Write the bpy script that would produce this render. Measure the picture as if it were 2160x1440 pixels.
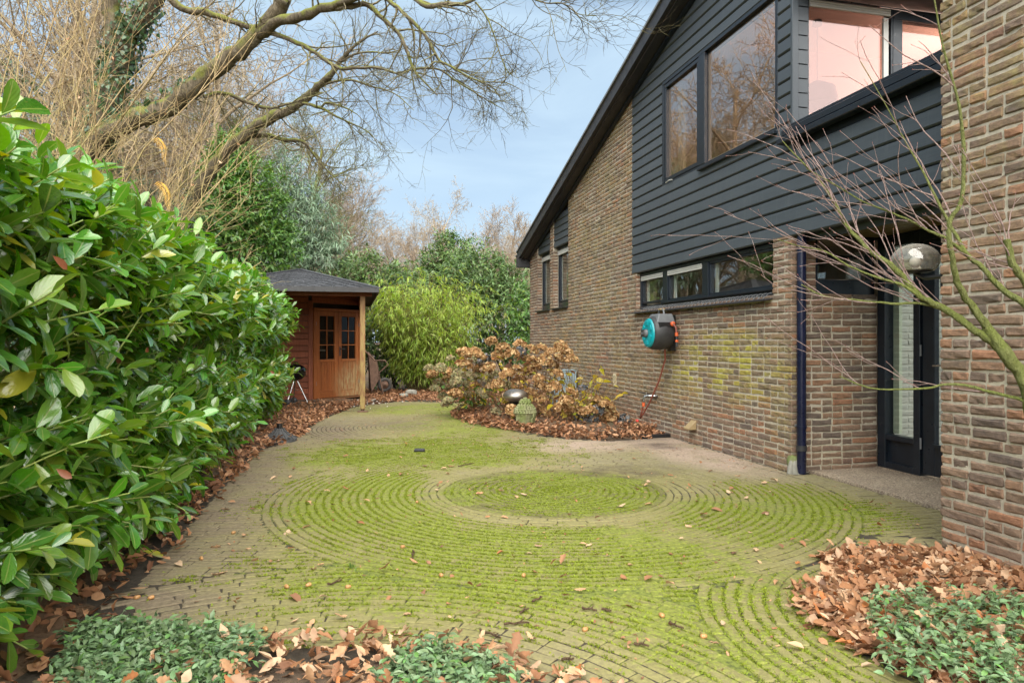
import bpy, math, random
import numpy as np
from mathutils import Vector, Matrix
random.seed(7)
rng = np.random.default_rng(7)
for o in list(bpy.data.objects):
    bpy.data.objects.remove(o)
S = bpy.context.scene
COL = S.collection
A = math.radians(13.28); CA, SA = math.cos(A), math.sin(A)
CH = 1.23            # eye height of the camera
F = 1440.0           # 24 mm lens expressed in pixels of a 2160 px wide frame

# ---------------------------------------------------------------- camera, sky, sun, exposure
cam = bpy.data.objects.new('camera', bpy.data.cameras.new('camera')); COL.objects.link(cam)
cam.location = (0, 0, CH); cam.rotation_euler = (math.pi / 2, 0, -A)
cam.data.sensor_width = 36; cam.data.lens = 24.0; cam.data.clip_start = 0.05; cam.data.clip_end = 2000
S.camera = cam
SUN_EL, SUN_AZ = math.radians(50), math.radians(182)      # azimuth clockwise from +Y
world = bpy.data.worlds.new('World'); S.world = world; world.use_nodes = True
wn = world.node_tree; wn.nodes.clear()
w_out = wn.nodes.new('ShaderNodeOutputWorld'); w_bg = wn.nodes.new('ShaderNodeBackground')
w_sky = wn.nodes.new('ShaderNodeTexSky'); w_sky.sky_type = 'NISHITA'; w_sky.sun_disc = False
w_sky.sun_elevation = SUN_EL; w_sky.sun_rotation = SUN_AZ
w_sky.air_density = 1.0; w_sky.dust_density = 1.2; w_sky.ozone_density = 1.4
w_tc = wn.nodes.new('ShaderNodeTexCoord')
w_map = wn.nodes.new('ShaderNodeMapping'); w_map.inputs['Scale'].default_value = (1.0, 1.0, 3.2)
w_noise = wn.nodes.new('ShaderNodeTexNoise'); w_noise.inputs['Scale'].default_value = 2.1
w_noise.inputs['Detail'].default_value = 7; w_noise.inputs['Roughness'].default_value = 0.52; w_noise.inputs['Distortion'].default_value = 0.6
w_rmp = wn.nodes.new('ShaderNodeMapRange'); w_rmp.inputs['From Min'].default_value = 0.40; w_rmp.inputs['From Max'].default_value = 0.66
w_rmp.inputs['To Min'].default_value = 0.48; w_rmp.inputs['To Max'].default_value = 1.0
w_mix = wn.nodes.new('ShaderNodeMix'); w_mix.data_type = 'RGBA'
SKY_STRENGTH = 0.0525
w_mix.inputs[7].default_value = (4.15, 5.45, 6.6, 1)     # thin high cloud veil, in the sky texture's own units
wn.links.new(w_tc.outputs['Generated'], w_map.inputs['Vector']); wn.links.new(w_map.outputs[0], w_noise.inputs['Vector'])
wn.links.new(w_noise.outputs['Fac'], w_rmp.inputs['Value']); wn.links.new(w_rmp.outputs[0], w_mix.inputs[0])
wn.links.new(w_sky.outputs[0], w_mix.inputs[6]); wn.links.new(w_mix.outputs[2], w_bg.inputs['Color'])
w_bg.inputs['Strength'].default_value = SKY_STRENGTH; wn.links.new(w_bg.outputs[0], w_out.inputs['Surface'])
sun = bpy.data.objects.new('sun', bpy.data.lights.new('sun', 'SUN')); COL.objects.link(sun)
sun.data.energy = 3.9; sun.data.angle = math.radians(96); sun.data.color = (1.0, 0.95, 0.87)
_d = Vector((math.sin(SUN_AZ) * math.cos(SUN_EL), math.cos(SUN_AZ) * math.cos(SUN_EL), math.sin(SUN_EL)))
sun.rotation_euler = _d.to_track_quat('Z', 'Y').to_euler(); sun.location = (-8, -10, 14)
S.view_settings.view_transform = 'Standard'; S.view_settings.look = 'None'
S.view_settings.gamma = 1.0; S.view_settings.use_curve_mapping = False
S.view_settings.exposure = 1.58
S.render.engine = 'CYCLES'
S.cycles.max_bounces = 8; S.cycles.transparent_max_bounces = 12
S.cycles.diffuse_bounces = 4; S.cycles.glossy_bounces = 3; S.cycles.transmission_bounces = 4
S.cycles.caustics_reflective = False; S.cycles.caustics_refractive = False
S.cycles.use_denoising = True

# ---------------------------------------------------------------- helpers: places, objects
def P(px, py, Z):
    """world point seen at (px,py) of the photograph at depth Z metres"""
    X = (px - 1080) / F * Z
    return np.array([X * CA + Z * SA, -X * SA + Z * CA, CH - (py - 720) / F * Z])
def G(px, py, z=0.0):
    """world point on the level z seen at (px,py)"""
    return P(px, py, F * (CH - z) / (py - 720))
def proj(p):
    p = np.atleast_2d(p)
    X = p[:, 0] * CA - p[:, 1] * SA; Z = p[:, 0] * SA + p[:, 1] * CA
    Zs = np.where(np.abs(Z) < 1e-4, 1e-4, Z)
    return 1080 + F * X / Zs, 720 - F * (p[:, 2] - CH) / Zs, Z

def tag(o, label=None, cat=None, group=None, kind=None):
    if label: o['label'] = label
    if cat: o['category'] = cat
    if group: o['group'] = group
    if kind: o['kind'] = kind
    return o
def root(name, label, cat, loc, group=None, kind=None):
    o = bpy.data.objects.new(name, None); COL.objects.link(o)
    o.location = tuple(float(v) for v in loc); o.empty_display_size = 0.2
    return tag(o, label, cat, group, kind)
def wloc(o):
    v = Vector(o.location)
    while o.parent:
        v = v + o.matrix_parent_inverse.translation; o = o.parent; v = v + Vector(o.location)
    return v
def adopt(o, parent):
    if parent is not None:
        o.parent = parent; o.matrix_parent_inverse = Matrix.Translation(-wloc(parent))
def link(name, me, parent=None, loc=None):
    o = bpy.data.objects.new(name, me); COL.objects.link(o)
    if loc is not None: o.location = tuple(float(v) for v in loc)
    adopt(o, parent)
    return o
def copy_tree(o, parent=None):
    c = o.copy(); COL.objects.link(c)
    if parent: c.parent = parent
    for ch in o.children: copy_tree(ch, c)
    return c

# ---------------------------------------------------------------- mesh building with numpy
class MB:
    def __init__(s): s.V = []; s.n = 0; s.FA = []; s.UV = []; s.MI = []
    def add(s, V, F_, uv=None, mi=0):
        """V (n,3); F_ list of index arrays (m,k)"""
        V = np.asarray(V, float)
        if isinstance(F_, np.ndarray): F_ = [F_]
        for f in F_:
            f = np.asarray(f, np.int64)
            if f.size == 0: continue
            s.FA.append(f + s.n); s.MI.append(np.full(len(f), mi))
        s.V.append(V); s.UV.append(np.zeros((len(V), 2)) if uv is None else np.asarray(uv, float)); s.n += len(V)
        return s
    def box(s, x0, x1, y0, y1, z0, z1, mi=0):
        V = [(x, y, z) for z in (z0, z1) for y in (y0, y1) for x in (x0, x1)]
        s.add(V, BOXF, mi=mi); return s
    def obox(s, c, ax, half, mi=0):
        """oriented box: centre, three axis vectors (rows), half sizes"""
        c = np.asarray(c, float); ax = np.asarray(ax, float) * np.asarray(half, float)[:, None]
        V = [c + i * ax[0] + j * ax[1] + k * ax[2] for k in (-1, 1) for j in (-1, 1) for i in (-1, 1)]
        s.add(V, BOXF, mi=mi); return s
    def bar(s, a, b, w, h, up=(0, 0, 1), mi=0):
        a = np.asarray(a, float); b = np.asarray(b, float); d = b - a; L = np.linalg.norm(d); d /= L
        sd = np.cross(d, up); sd /= np.linalg.norm(sd); u = np.cross(sd, d)
        return s.obox((a + b) / 2, [d, sd, u], (L / 2, w / 2, h / 2), mi)
    def tube(s, pts, r, sides=8, mi=0, caps=True):
        pts = np.asarray(pts, float); r = np.broadcast_to(np.asarray(r, float), (len(pts),))
        V, F_ = tubes(pts[None], r[None], sides); s.add(V, F_, mi=mi)
        if caps:
            n = len(pts)
            s.add(V[:sides], [np.arange(sides)[::-1][None]], mi=mi); s.add(V[(n - 1) * sides:], [np.arange(sides)[None]], mi=mi)
        return s
    def lathe(s, prof, c, n=24, axis=(0, 0, 1), mi=0, sx=1.0, sy=1.0):
        """prof: list of (radius, height) along axis"""
        ax = np.asarray(axis, float); ax /= np.linalg.norm(ax)
        ref = np.array([1., 0, 0]) if abs(ax[0]) < .9 else np.array([0, 1., 0])
        e1 = ref - ax * ref.dot(ax); e1 /= np.linalg.norm(e1); e2 = np.cross(ax, e1)
        th = np.arange(n) * 2 * math.pi / n
        V = []
        for r_, h in prof:
            V.append(np.asarray(c, float) + ax * h + (np.cos(th)[:, None] * e1 * sx + np.sin(th)[:, None] * e2 * sy) * r_)
        V = np.concatenate(V); m = len(prof)
        i = np.arange(m - 1)[:, None] * n; j = np.arange(n)[None]; k = (j + 1) % n
        q = np.stack([i + j, i + k, i + n + k, i + n + j], -1).reshape(-1, 4)
        s.add(V, q, mi=mi); return s
    def mesh(s, name, mats, smooth=False):
        me = bpy.data.meshes.new(name)
        V = np.concatenate(s.V).astype(np.float32); uv = np.concatenate(s.UV)
        tot = np.concatenate([np.full(len(f), f.shape[1]) for f in s.FA]).astype(np.int32)
        lv = np.concatenate([f.ravel() for f in s.FA]).astype(np.int32)
        me.vertices.add(len(V)); me.vertices.foreach_set('co', V.ravel())
        me.loops.add(len(lv)); me.loops.foreach_set('vertex_index', lv)
        me.polygons.add(len(tot)); st = np.zeros(len(tot), np.int32); st[1:] = np.cumsum(tot)[:-1]
        me.polygons.foreach_set('loop_start', st); me.polygons.foreach_set('loop_total', tot)
        me.polygons.foreach_set('material_index', np.concatenate(s.MI).astype(np.int32))
        me.polygons.foreach_set('use_smooth', np.full(len(tot), bool(smooth)))
        if np.any(uv):
            ul = me.uv_layers.new(name='UVMap'); ul.data.foreach_set('uv', uv[lv].astype(np.float32).ravel())
        for m in (mats if isinstance(mats, (list, tuple)) else [mats]): me.materials.append(m)
        me.update(calc_edges=True); me.validate(); return me
    def build(s, name, mats, parent=None, smooth=False, bevel=0, kind=None):
        o = link(name, s.mesh(name, mats, smooth), parent)
        if bevel:
            b = o.modifiers.new('bevel', 'BEVEL'); b.width = bevel; b.segments = 1; b.limit_method = 'ANGLE'
        if kind: o['kind'] = kind
        return o
BOXF = np.array([[0, 2, 3, 1], [4, 5, 7, 6], [0, 1, 5, 4], [2, 6, 7, 3], [0, 4, 6, 2], [1, 3, 7, 5]])

def tubes(pts, rad, sides=3):
    """pts (B,n,3), rad (B,n) -> verts, quads"""
    B, n, _ = pts.shape
    T = np.empty_like(pts); T[:, 1:-1] = pts[:, 2:] - pts[:, :-2]; T[:, 0] = pts[:, 1] - pts[:, 0]; T[:, -1] = pts[:, -1] - pts[:, -2]
    T /= np.linalg.norm(T, axis=2, keepdims=True) + 1e-9
    ch = pts[:, -1] - pts[:, 0]; ch /= np.linalg.norm(ch, axis=1, keepdims=True) + 1e-9
    ref = np.where(np.abs(ch[:, 2:3]) > .8, np.array([[1., 0.13, 0]]), np.array([[0, 0.1, 1.]]))
    e1 = np.cross(T, ref[:, None]); e1 /= np.linalg.norm(e1, axis=2, keepdims=True) + 1e-9
    e2 = np.cross(T, e1)
    th = np.arange(sides) * 2 * math.pi / sides
    V = pts[:, :, None] + rad[:, :, None, None] * (np.cos(th)[None, None, :, None] * e1[:, :, None] + np.sin(th)[None, None, :, None] * e2[:, :, None])
    b = np.arange(B)[:, None, None] * n * sides; i = np.arange(n - 1)[None, :, None] * sides
    j = np.arange(sides)[None, None]; k = (j + 1) % sides
    q = np.stack([b + i + j, b + i + sides + j, b + i + sides + k, b + i + k], -1).reshape(-1, 4)
    return V.reshape(-1, 3), q
def nrm(v):
    return v / (np.linalg.norm(v, axis=-1, keepdims=True) + 1e-9)
def inst(tpl, R, T):
    """template (V,F,uv), R (M,3,3) with columns = local axes, T (M,3) -> V,F,uv"""
    V, Fs, uv = tpl; M = len(T); n = len(V)
    W = np.einsum('mij,nj->mni', R, V) + T[:, None]
    off = np.arange(M)[:, None, None] * n
    return W.reshape(-1, 3), [(f[None] + off).reshape(-1, f.shape[1]) for f in Fs], np.tile(uv, (M, 1))
def frames(d, n, size=None, wid=None):
    """leaf frames: y axis = d, z axis ~ n; scaled"""
    d = nrm(d); s = nrm(np.cross(d, n)); z = np.cross(s, d)
    R = np.stack([s, d, z], -1)
    if size is not None:
        sc = np.stack([size if wid is None else size * wid, size, size], -1); R = R * sc[:, None, :]
    return R
def blade(ts, ws, fold=.25, bend=.15, droop=None, wave=0.0):
    ts = np.asarray(ts, float); ws = np.asarray(ws, float); V = []; uv = []
    for i, (t, w) in enumerate(zip(ts, ws)):
        zc = -bend * t * t
        zz = fold * w + (wave * (1 if i % 2 else -1) if 0 < i < len(ts) - 1 else 0)
        V += [(-w, t, zc + zz), (0, t, zc), (w, t, zc + zz)]; uv += [(-1, t), (0, t), (1, t)]
    q = []
    for i in range(len(ts) - 1):
        a = i * 3; q += [(a, a + 1, a + 4, a + 3), (a + 1, a + 2, a + 5, a + 4)]
    return np.array(V), [np.array(q)], np.array(uv) * .5 + .5
def unit(n):
    v = rng.normal(size=(n, 3)); return nrm(v)

# growth of bare wood, one level at a time
def grow(P0, D0, L, r0, r1, nseg, wander, trop=(0, 0, 0), power=1.0):
    M = len(P0); pts = np.empty((M, nseg + 1, 3)); pts[:, 0] = P0; d = nrm(D0.copy()); st = (L / nseg)[:, None]
    for i in range(nseg):
        d = nrm(d + rng.normal(size=(M, 3)) * wander + np.asarray(trop) / nseg)
        pts[:, i + 1] = pts[:, i] + d * st
    t = np.linspace(0, 1, nseg + 1)[None] ** power
    return pts, r0[:, None] * (1 - t) + np.broadcast_to(r1, (M,))[:, None] * t
def spawn(pts, rad, k, tmin, tmax, ang, spread=.25):
    """k children on every path -> start, direction, parent radius there, parent length"""
    M, n, _ = pts.shape; m = M * k
    pi = np.repeat(np.arange(M), k)
    t = (np.tile((np.arange(k) + .5) / k, M) + rng.normal(size=m) * .5 / k).clip(0, 1) * (tmax - tmin) + tmin
    f = t * (n - 1); i = np.minimum(f.astype(int), n - 2); w = (f - i)[:, None]
    p = pts[pi, i] * (1 - w) + pts[pi, i + 1] * w
    tg = nrm(pts[pi, i + 1] - pts[pi, i]); r = rad[pi, i] * (1 - w[:, 0]) + rad[pi, i + 1] * w[:, 0]
    sd = nrm(np.cross(tg, unit(m))); a = ang * (1 + rng.normal(size=m) * spread)
    d = tg * np.cos(a)[:, None] + sd * np.sin(a)[:, None]
    Ln = np.linalg.norm(np.diff(pts, axis=1), axis=2).sum(1)[pi]
    return p, d, r, Ln, t
# ---------------------------------------------------------------- materials
class NT:
    def __init__(s, name):
        s.m = bpy.data.materials.new(name); s.m.use_nodes = True; s.t = s.m.node_tree; s.t.nodes.clear()
        s.out = s.n('ShaderNodeOutputMaterial'); s.b = s.n('ShaderNodeBsdfPrincipled'); s.l(s.b.outputs[0], s.out.inputs[0])
    def n(s, t, **kw):
        x = s.t.nodes.new(t)
        for k, v in kw.items(): setattr(x, k, v)
        return x
    def l(s, a, b): s.t.links.new(a, b)
    def put(s, sock, v):
        if isinstance(v, bpy.types.NodeSocket): s.l(v, sock)
        elif isinstance(v, (tuple, list)) and len(v) == 3 and sock.type == 'RGBA': sock.default_value = (*v, 1)
        else: sock.default_value = v
    def set(s, **kw):
        for k, v in kw.items(): s.put(s.b.inputs[k.replace('_', ' ')], v)
        return s
    def pos(s): return s.n('ShaderNodeNewGeometry').outputs['Position']
    def obj(s): return s.n('ShaderNodeTexCoord').outputs['Object']
    def uv(s): return s.n('ShaderNodeTexCoord').outputs['UV']
    def scale(s, v, sc):
        x = s.n('ShaderNodeVectorMath', operation='MULTIPLY'); s.put(x.inputs[0], v); x.inputs[1].default_value = sc; return x.outputs[0]
    def rnd(s):
        """one random number for each loose piece, also across objects that share a mesh"""
        a = s.n('ShaderNodeNewGeometry').outputs['Random Per Island']; b = s.n('ShaderNodeObjectInfo').outputs['Random']
        return s.math('FRACT', s.math('ADD', a, b))
    def math(s, op, a, b=None, c=None, clamp=False):
        x = s.n('ShaderNodeMath', operation=op); x.use_clamp = clamp
        for i, v in enumerate((a, b, c)):
            if v is not None: s.put(x.inputs[i], v)
        return x.outputs[0]
    def noise(s, vec, scale, detail=4, rough=.55, dist=0.0, out='Fac'):
        x = s.n('ShaderNodeTexNoise'); s.put(x.inputs['Vector'], vec); x.inputs['Scale'].default_value = scale
        x.inputs['Detail'].default_value = detail; x.inputs['Roughness'].default_value = rough; x.inputs['Distortion'].default_value = dist
        return x.outputs[out]
    def voro(s, vec, scale, out='Distance', feature='F1'):
        x = s.n('ShaderNodeTexVoronoi', feature=feature); s.put(x.inputs['Vector'], vec); x.inputs['Scale'].default_value = scale; return x.outputs[out]
    def ramp(s, f, stops, interp='LINEAR'):
        x = s.n('ShaderNodeValToRGB'); x.color_ramp.interpolation = interp; s.put(x.inputs[0], f)
        e = x.color_ramp.elements
        while len(e) < len(stops): e.new(.5)
        for el, (p, c) in zip(e, stops): el.position = p; el.color = (*c, 1) if len(c) == 3 else c
        return x.outputs[0]
    def rng(s, v, a, b, c=0., d=1., smooth=False):
        x = s.n('ShaderNodeMapRange'); x.interpolation_type = 'SMOOTHSTEP' if smooth else 'LINEAR'
        s.put(x.inputs['Value'], v)
        for k, q in (('From Min', a), ('From Max', b), ('To Min', c), ('To Max', d)): x.inputs[k].default_value = q
        return x.outputs[0]
    def mix(s, f, a, b, blend='MIX'):
        x = s.n('ShaderNodeMix', data_type='RGBA', blend_type=blend); s.put(x.inputs[0], f); s.put(x.inputs[6], a); s.put(x.inputs[7], b); return x.outputs[2]
    def bump(s, h, strength=.4, dist=.01):
        x = s.n('ShaderNodeBump'); s.put(x.inputs['Height'], h); x.inputs['Strength'].default_value = strength; x.inputs['Distance'].default_value = dist
        s.l(x.outputs[0], s.b.inputs['Normal']); return s
    def hsv(s, col, h=.5, sat=1., v=1.):
        x = s.n('ShaderNodeHueSaturation'); s.put(x.inputs['Color'], col); s.put(x.inputs['Hue'], h); s.put(x.inputs['Saturation'], sat); s.put(x.inputs['Value'], v); return x.outputs[0]
    def blob(s, vec, c, r, soft=.5):
        """1 inside an ellipsoid at c of radii r, falling smoothly to 0"""
        a = s.n('ShaderNodeVectorMath', operation='SUBTRACT'); s.put(a.inputs[0], vec); a.inputs[1].default_value = c
        b = s.n('ShaderNodeVectorMath', operation='DIVIDE'); s.l(a.outputs[0], b.inputs[0]); b.inputs[1].default_value = r
        d = s.n('ShaderNodeVectorMath', operation='LENGTH'); s.l(b.outputs[0], d.inputs[0])
        return s.rng(d.outputs['Value'], 1 - soft, 1 + soft, 1., 0., True)
    def maxof(s, L):
        r = L[0]
        for x in L[1:]: r = s.math('MAXIMUM', r, x)
        return r
    def translucent(s, col, f=.3):
        t = s.n('ShaderNodeBsdfTranslucent'); s.put(t.inputs[0], col); m = s.n('ShaderNodeMixShader'); m.inputs[0].default_value = f
        s.l(s.b.outputs[0], m.inputs[1]); s.l(t.outputs[0], m.inputs[2]); s.l(m.outputs[0], s.out.inputs[0]); return s

def simple(name, col, rough=.5, var=.12, scale=6., bump=.0, bscale=60., metal=0., spec=.5):
    n = NT(name); p = n.obj(); f = n.noise(p, scale, 5)
    c = n.mix(n.rng(f, .3, .7), tuple(v * (1 - var) for v in col), tuple(min(1, v * (1 + var)) for v in col))
    n.set(Base_Color=c, Roughness=n.rng(n.noise(p, scale * 3, 3), .3, .7, max(.02, rough - .07), min(1, rough + .07)), Metallic=metal, Specular_IOR_Level=spec)
    if bump: n.bump(n.noise(p, bscale, 4), bump, .004)
    return n.m

def brick_mat(name, algae, tint=(1, 1, 1)):
    n = NT(name); p = n.pos(); r = n.rnd()
    base = n.ramp(r, [(0, (.125, .10, .09)), (.14, (.19, .13, .098)), (.3, (.275, .17, .112)), (.44, (.225, .16, .112)), (.58, (.32, .19, .12)),
                      (.70, (.22, .165, .13)), (.82, (.345, .195, .115)), (.93, (.38, .17, .09)), (1, (.165, .13, .115))])
    g = n.noise(p, 38, 6, .65); g2 = n.noise(n.scale(p, (1, 1, 2.2)), 11, 4, .6, .8)
    c = n.mix(n.rng(g, .28, .72), n.mix(.5, base, (.07, .055, .045)), n.mix(.25, base, (.36, .25, .16)))
    c = n.mix(n.rng(g2, .52, .72, 0, .55), c, (.085, .07, .062))
    # yellow-green algae film where this wall stays wet
    if algae:
        m = n.maxof([n.blob(p, cc, rr, so) for cc, rr, so in algae])
        k = n.noise(p, 2.6, 4, .6); k2 = n.noise(p, 17, 4, .6)
        m = n.math('MULTIPLY', m, n.rng(n.math('ADD', n.math('MULTIPLY', k, .65), n.math('MULTIPLY', k2, .45)), .46, .73, 0., .7))
        m = n.math('MULTIPLY', m, n.rng(r, 0, 1, .72, 1.))
        m2 = n.math('MULTIPLY', n.blob(p, (4, 6.85, .98), (1, 1.25, .36), .35), n.rng(n.math('ADD', n.math('MULTIPLY', r, .5), n.math('MULTIPLY', k, .8)), .55, .95, .0, .75))
        c = n.mix(m, c, n.mix(n.rng(k2, .35, .65), (.23, .18, .075), (.37, .32, .115)))
        c = n.mix(m2, c, n.mix(n.rng(k2, .35, .65), (.30, .27, .04), (.46, .44, .07)))
    if tint != (1, 1, 1): c = n.mix(1., c, tint, 'MULTIPLY')
    n.set(Base_Color=c, Roughness=.92, Specular_IOR_Level=.25)
    n.bump(n.math('ADD', n.noise(p, 75, 6, .7), n.math('MULTIPLY', n.noise(n.scale(p, (1, 1, 2.5)), 26, 3), .9)), .75, .006)
    return n.m
M_BRICK = brick_mat('house_brick', [((4, 11.2, 2.4), (1.2, 2.2, 2.1), .45), ((4, 11.4, .9), (1.2, 2.6, .8), .5), ((4, 6.75, .95), (1, 1.15, .42), .35), ((4, 7.9, .75), (1, 1.1, .45), .6), ((4, 10.6, 4.1), (1.2, 1.6, 1.0), .5), ((4, 5.6, .5), (1, .35, .9), .6),
                                    ((3.4, 2.9, 4.1), (1.2, 2.6, 2.1), .42)])
M_BRICK_IN = brick_mat('sheltered_brick', [])
n = NT('mortar'); p = n.pos(); f = n.noise(p, 30, 6, .65); f2 = n.noise(p, 2.2, 4)
c = n.mix(n.rng(f, .3, .7), (.36, .315, .24), (.55, .49, .385)); c = n.mix(n.rng(f2, .5, .75, 0, .4), c, (.34, .32, .17))
n.set(Base_Color=c, Roughness=.95); n.bump(n.noise(p, 120, 5, .7), .6, .004); M_MORTAR = n.m

n = NT('anthracite_board'); p = n.pos(); r = n.rnd()
f = n.noise(n.scale(p, (30, 1.2, 30)), 3, 5); st = n.noise(n.scale(p, (1, 14, .8)), 2.2, 4, .6)
c = n.mix(n.rng(f, .3, .7), (.048, .059, .070), (.070, .082, .094)); c = n.mix(n.rng(r, 0, 1, 0, .45), c, (.084, .096, .106))
c = n.mix(n.rng(st, .55, .75, 0, .4), c, (.10, .112, .112))
n.set(Base_Color=c, Roughness=n.rng(f, .3, .7, .42, .58)); n.bump(f, .18, .003); M_BOARD = n.m
M_FRAME = simple('dark_blue_paint', (.0105, .0155, .023), .34, .2, 9, .05)
M_PIPE = simple('blue_black_pipe', (.007, .009, .03), .3, .3, 5, .03)
M_ZINC = simple('grey_metal_trim', (.17, .175, .18), .42, .2, 5)
M_LEAD = simple('dark_roof_trim', (.028, .027, .029), .5, .25, 4, .1)
M_ROOFTOP = simple('roof_tile', (.06, .045, .04), .8, .3, 5, .2)
M_SOFFIT = simple('varnished_soffit', (.20, .15, .065), .45, .25, 5)
M_WHITE = simple('offwhite_paint', (.62, .61, .55), .5, .06)
M_PALEGREEN = simple('pale_green_paint', (.42, .47, .36), .5, .08)
M_ROOM = simple('room_plaster', (.42, .36, .28), .9, .08)
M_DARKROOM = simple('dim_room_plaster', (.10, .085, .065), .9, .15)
M_HALL = simple('hall_plaster', (.40, .41, .37), .9, .05)
M_SHUTTER = simple('aluminium_shutter', (.55, .54, .50), .4, .06)
M_BLACK = simple('black_plastic', (.012, .012, .013), .4, .3)
M_STEEL = simple('brushed_steel', (.52, .49, .45), .5, .15, 8, .05, 90, 1.)
M_CHROME = simple('worn_chrome', (.55, .55, .54), .22, .15, 30, 0, 60, 1.)

def glass(name, refl, tint=(1, 1, 1), trans=(.9, .93, .92), rim_haze=0.):
    n = NT(name); n.t.nodes.remove(n.b)
    tr = n.n('ShaderNodeBsdfTransparent'); tr.inputs[0].default_value = (*trans, 1)
    gl = n.n('ShaderNodeBsdfGlossy'); gl.inputs[0].default_value = (*tint, 1); gl.inputs[1].default_value = .0
    bp = n.n('ShaderNodeBump'); bp.inputs['Strength'].default_value = .02; bp.inputs['Distance'].default_value = .02
    bp.inputs['Strength'].default_value = .006; n.l(n.noise(n.pos(), 1.3, 1), bp.inputs['Height'])
    lw = n.n('ShaderNodeLayerWeight'); lw.inputs[0].default_value = .5
    sch = n.math('ADD', n.math('MULTIPLY', n.math('POWER', lw.outputs['Facing'], 5.), .5), .03)
    m = n.n('ShaderNodeMixShader'); n.l(n.math('ADD', sch, refl, clamp=True), m.inputs[0])
    n.l(tr.outputs[0], m.inputs[1]); n.l(gl.outputs[0], m.inputs[2]); n.l(m.outputs[0], n.out.inputs[0])
    if rim_haze:
        df = n.n('ShaderNodeBsdfDiffuse'); df.inputs[0].default_value = (.55, .50, .42, 1); m3 = n.n('ShaderNodeMixShader'); fz = n.math('ADD', n.math('MULTIPLY', n.math('POWER', lw.outputs['Facing'], 2.), .45), n.rng(n.noise(n.pos(), 45, 4), .4, .7, rim_haze * .4, rim_haze))  # pale haze painted in, strongest at the edge, so the dome's rim shows
        n.l(fz, m3.inputs[0]); n.l(m.outputs[0], m3.inputs[1]); n.l(df.outputs[0], m3.inputs[2]); n.l(m3.outputs[0], n.out.inputs[0])
    return n.m
M_GLASS = glass('window_glass', .10)
M_COATED = glass('coated_window_glass', .3, (1., .86, .78), (.85, .80, .74))
M_ROSE = glass('rose_coated_glass', .055, (1., .80, .79), (.55, .49, .47))
M_PEACH = simple('peach_plaster', (.82, .66, .60), .9, .03)
M_SHEDGLASS = glass('shed_glass', .0, (.4, .4, .4), (.6, .6, .58))
M_LAMPGLASS = glass('smoked_lamp_glass', .11, (.9, .88, .84), (.8, .77, .7), .22)

# ---- ground and paving
C1 = np.array([1.64, 5.43]); C2 = np.array([1.31, 9.98]); C3 = np.array([2.85, 2.33]); C4 = np.array([-.27, 1.72])
def moss_nodes(n, p):
    """where moss has settled: damp trodden-free middle of the court, not the swept sides"""
    L = [((1.55, 5.4, 0), (1.25, 1.05, 9), .4), ((.9, 3.7, 0), (1.5, .95, 9), .45), ((1.0, 7.6, 0), (1.25, 1.3, 9), .5), ((1.45, 10.0, 0), (1.15, 1.5, 9), .45),
         ((1.6, 12.4, 0), (1.5, 1.4, 9), .5), ((1.75, 2.8, 0), (.8, .8, 9), .5), ((3.35, 4.55, 0), (.5, .9, 9), .6), ((.2, 5.2, 0), (.9, 1.9, 9), .6), ((.1, 7.6, 0), (.9, 1.3, 9), .6), ((2.6, 4.3, 0), (.9, .8, 9), .6)]
    m = n.maxof([n.blob(p, c, r, s) for c, r, s in L])
    a = n.noise(p, 1.3, 3, .6); b = n.noise(p, 7.5, 5, .68); d = n.noise(p, 42, 4, .7)
    t = n.math('ADD', n.math('ADD', n.math('MULTIPLY', a, .42), n.math('MULTIPLY', b, .46)), n.math('MULTIPLY', d, .34))
    t = n.math('ADD', t, n.math('MULTIPLY', m, .335))
    disc = n.blob(p, (C1[0], C1[1], 0), (.91, .91, 9), .03); rim = n.math('SUBTRACT', n.blob(p, (C1[0], C1[1], 0), (1.13, 1.13, 9), .12), disc)
    t = n.math('ADD', t, n.math('SUBTRACT', n.math('MULTIPLY', disc, .0), n.math('MULTIPLY', rim, .06)))
    n.disc = disc
    return t, b, d, m
n = NT('clay_paver'); p = n.pos(); r = n.rnd(); t, b, d, m = moss_nodes(n, p)
base = n.ramp(r, [(0, (.165, .135, .095)), (.3, (.22, .182, .127)), (.55, (.19, .15, .11)), (.8, (.25, .21, .15)), (1, (.16, .13, .095))])
c = n.mix(n.rng(d, .3, .7), n.mix(.35, base, (.12, .095, .06)), n.mix(.15, base, (.5, .44, .33)))
sp = n.voro(p, 130, 'Distance'); c = n.mix(n.rng(sp, .0, .16, .4, 0.), c, (.62, .57, .46))
film = n.rng(t, .45, .82, .18, .8); c = n.mix(film, c, n.mix(n.rng(d, .3, .7), (.135, .125, .038), (.255, .235, .072)))
c = n.mix(n.math('MULTIPLY', n.disc, n.rng(b, .35, .6, .75, .25)), c, (.075, .07, .022)); fs = n.noise(p, 130, 3, .7); mo = n.math('MULTIPLY', n.rng(t, .87, .96, 0., .9), n.rng(fs, .32, .55, .25, 1.)); c = n.mix(mo, c, n.mix(n.rng(d, .35, .65), (.09, .12, .014), (.25, .295, .035)))
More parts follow.
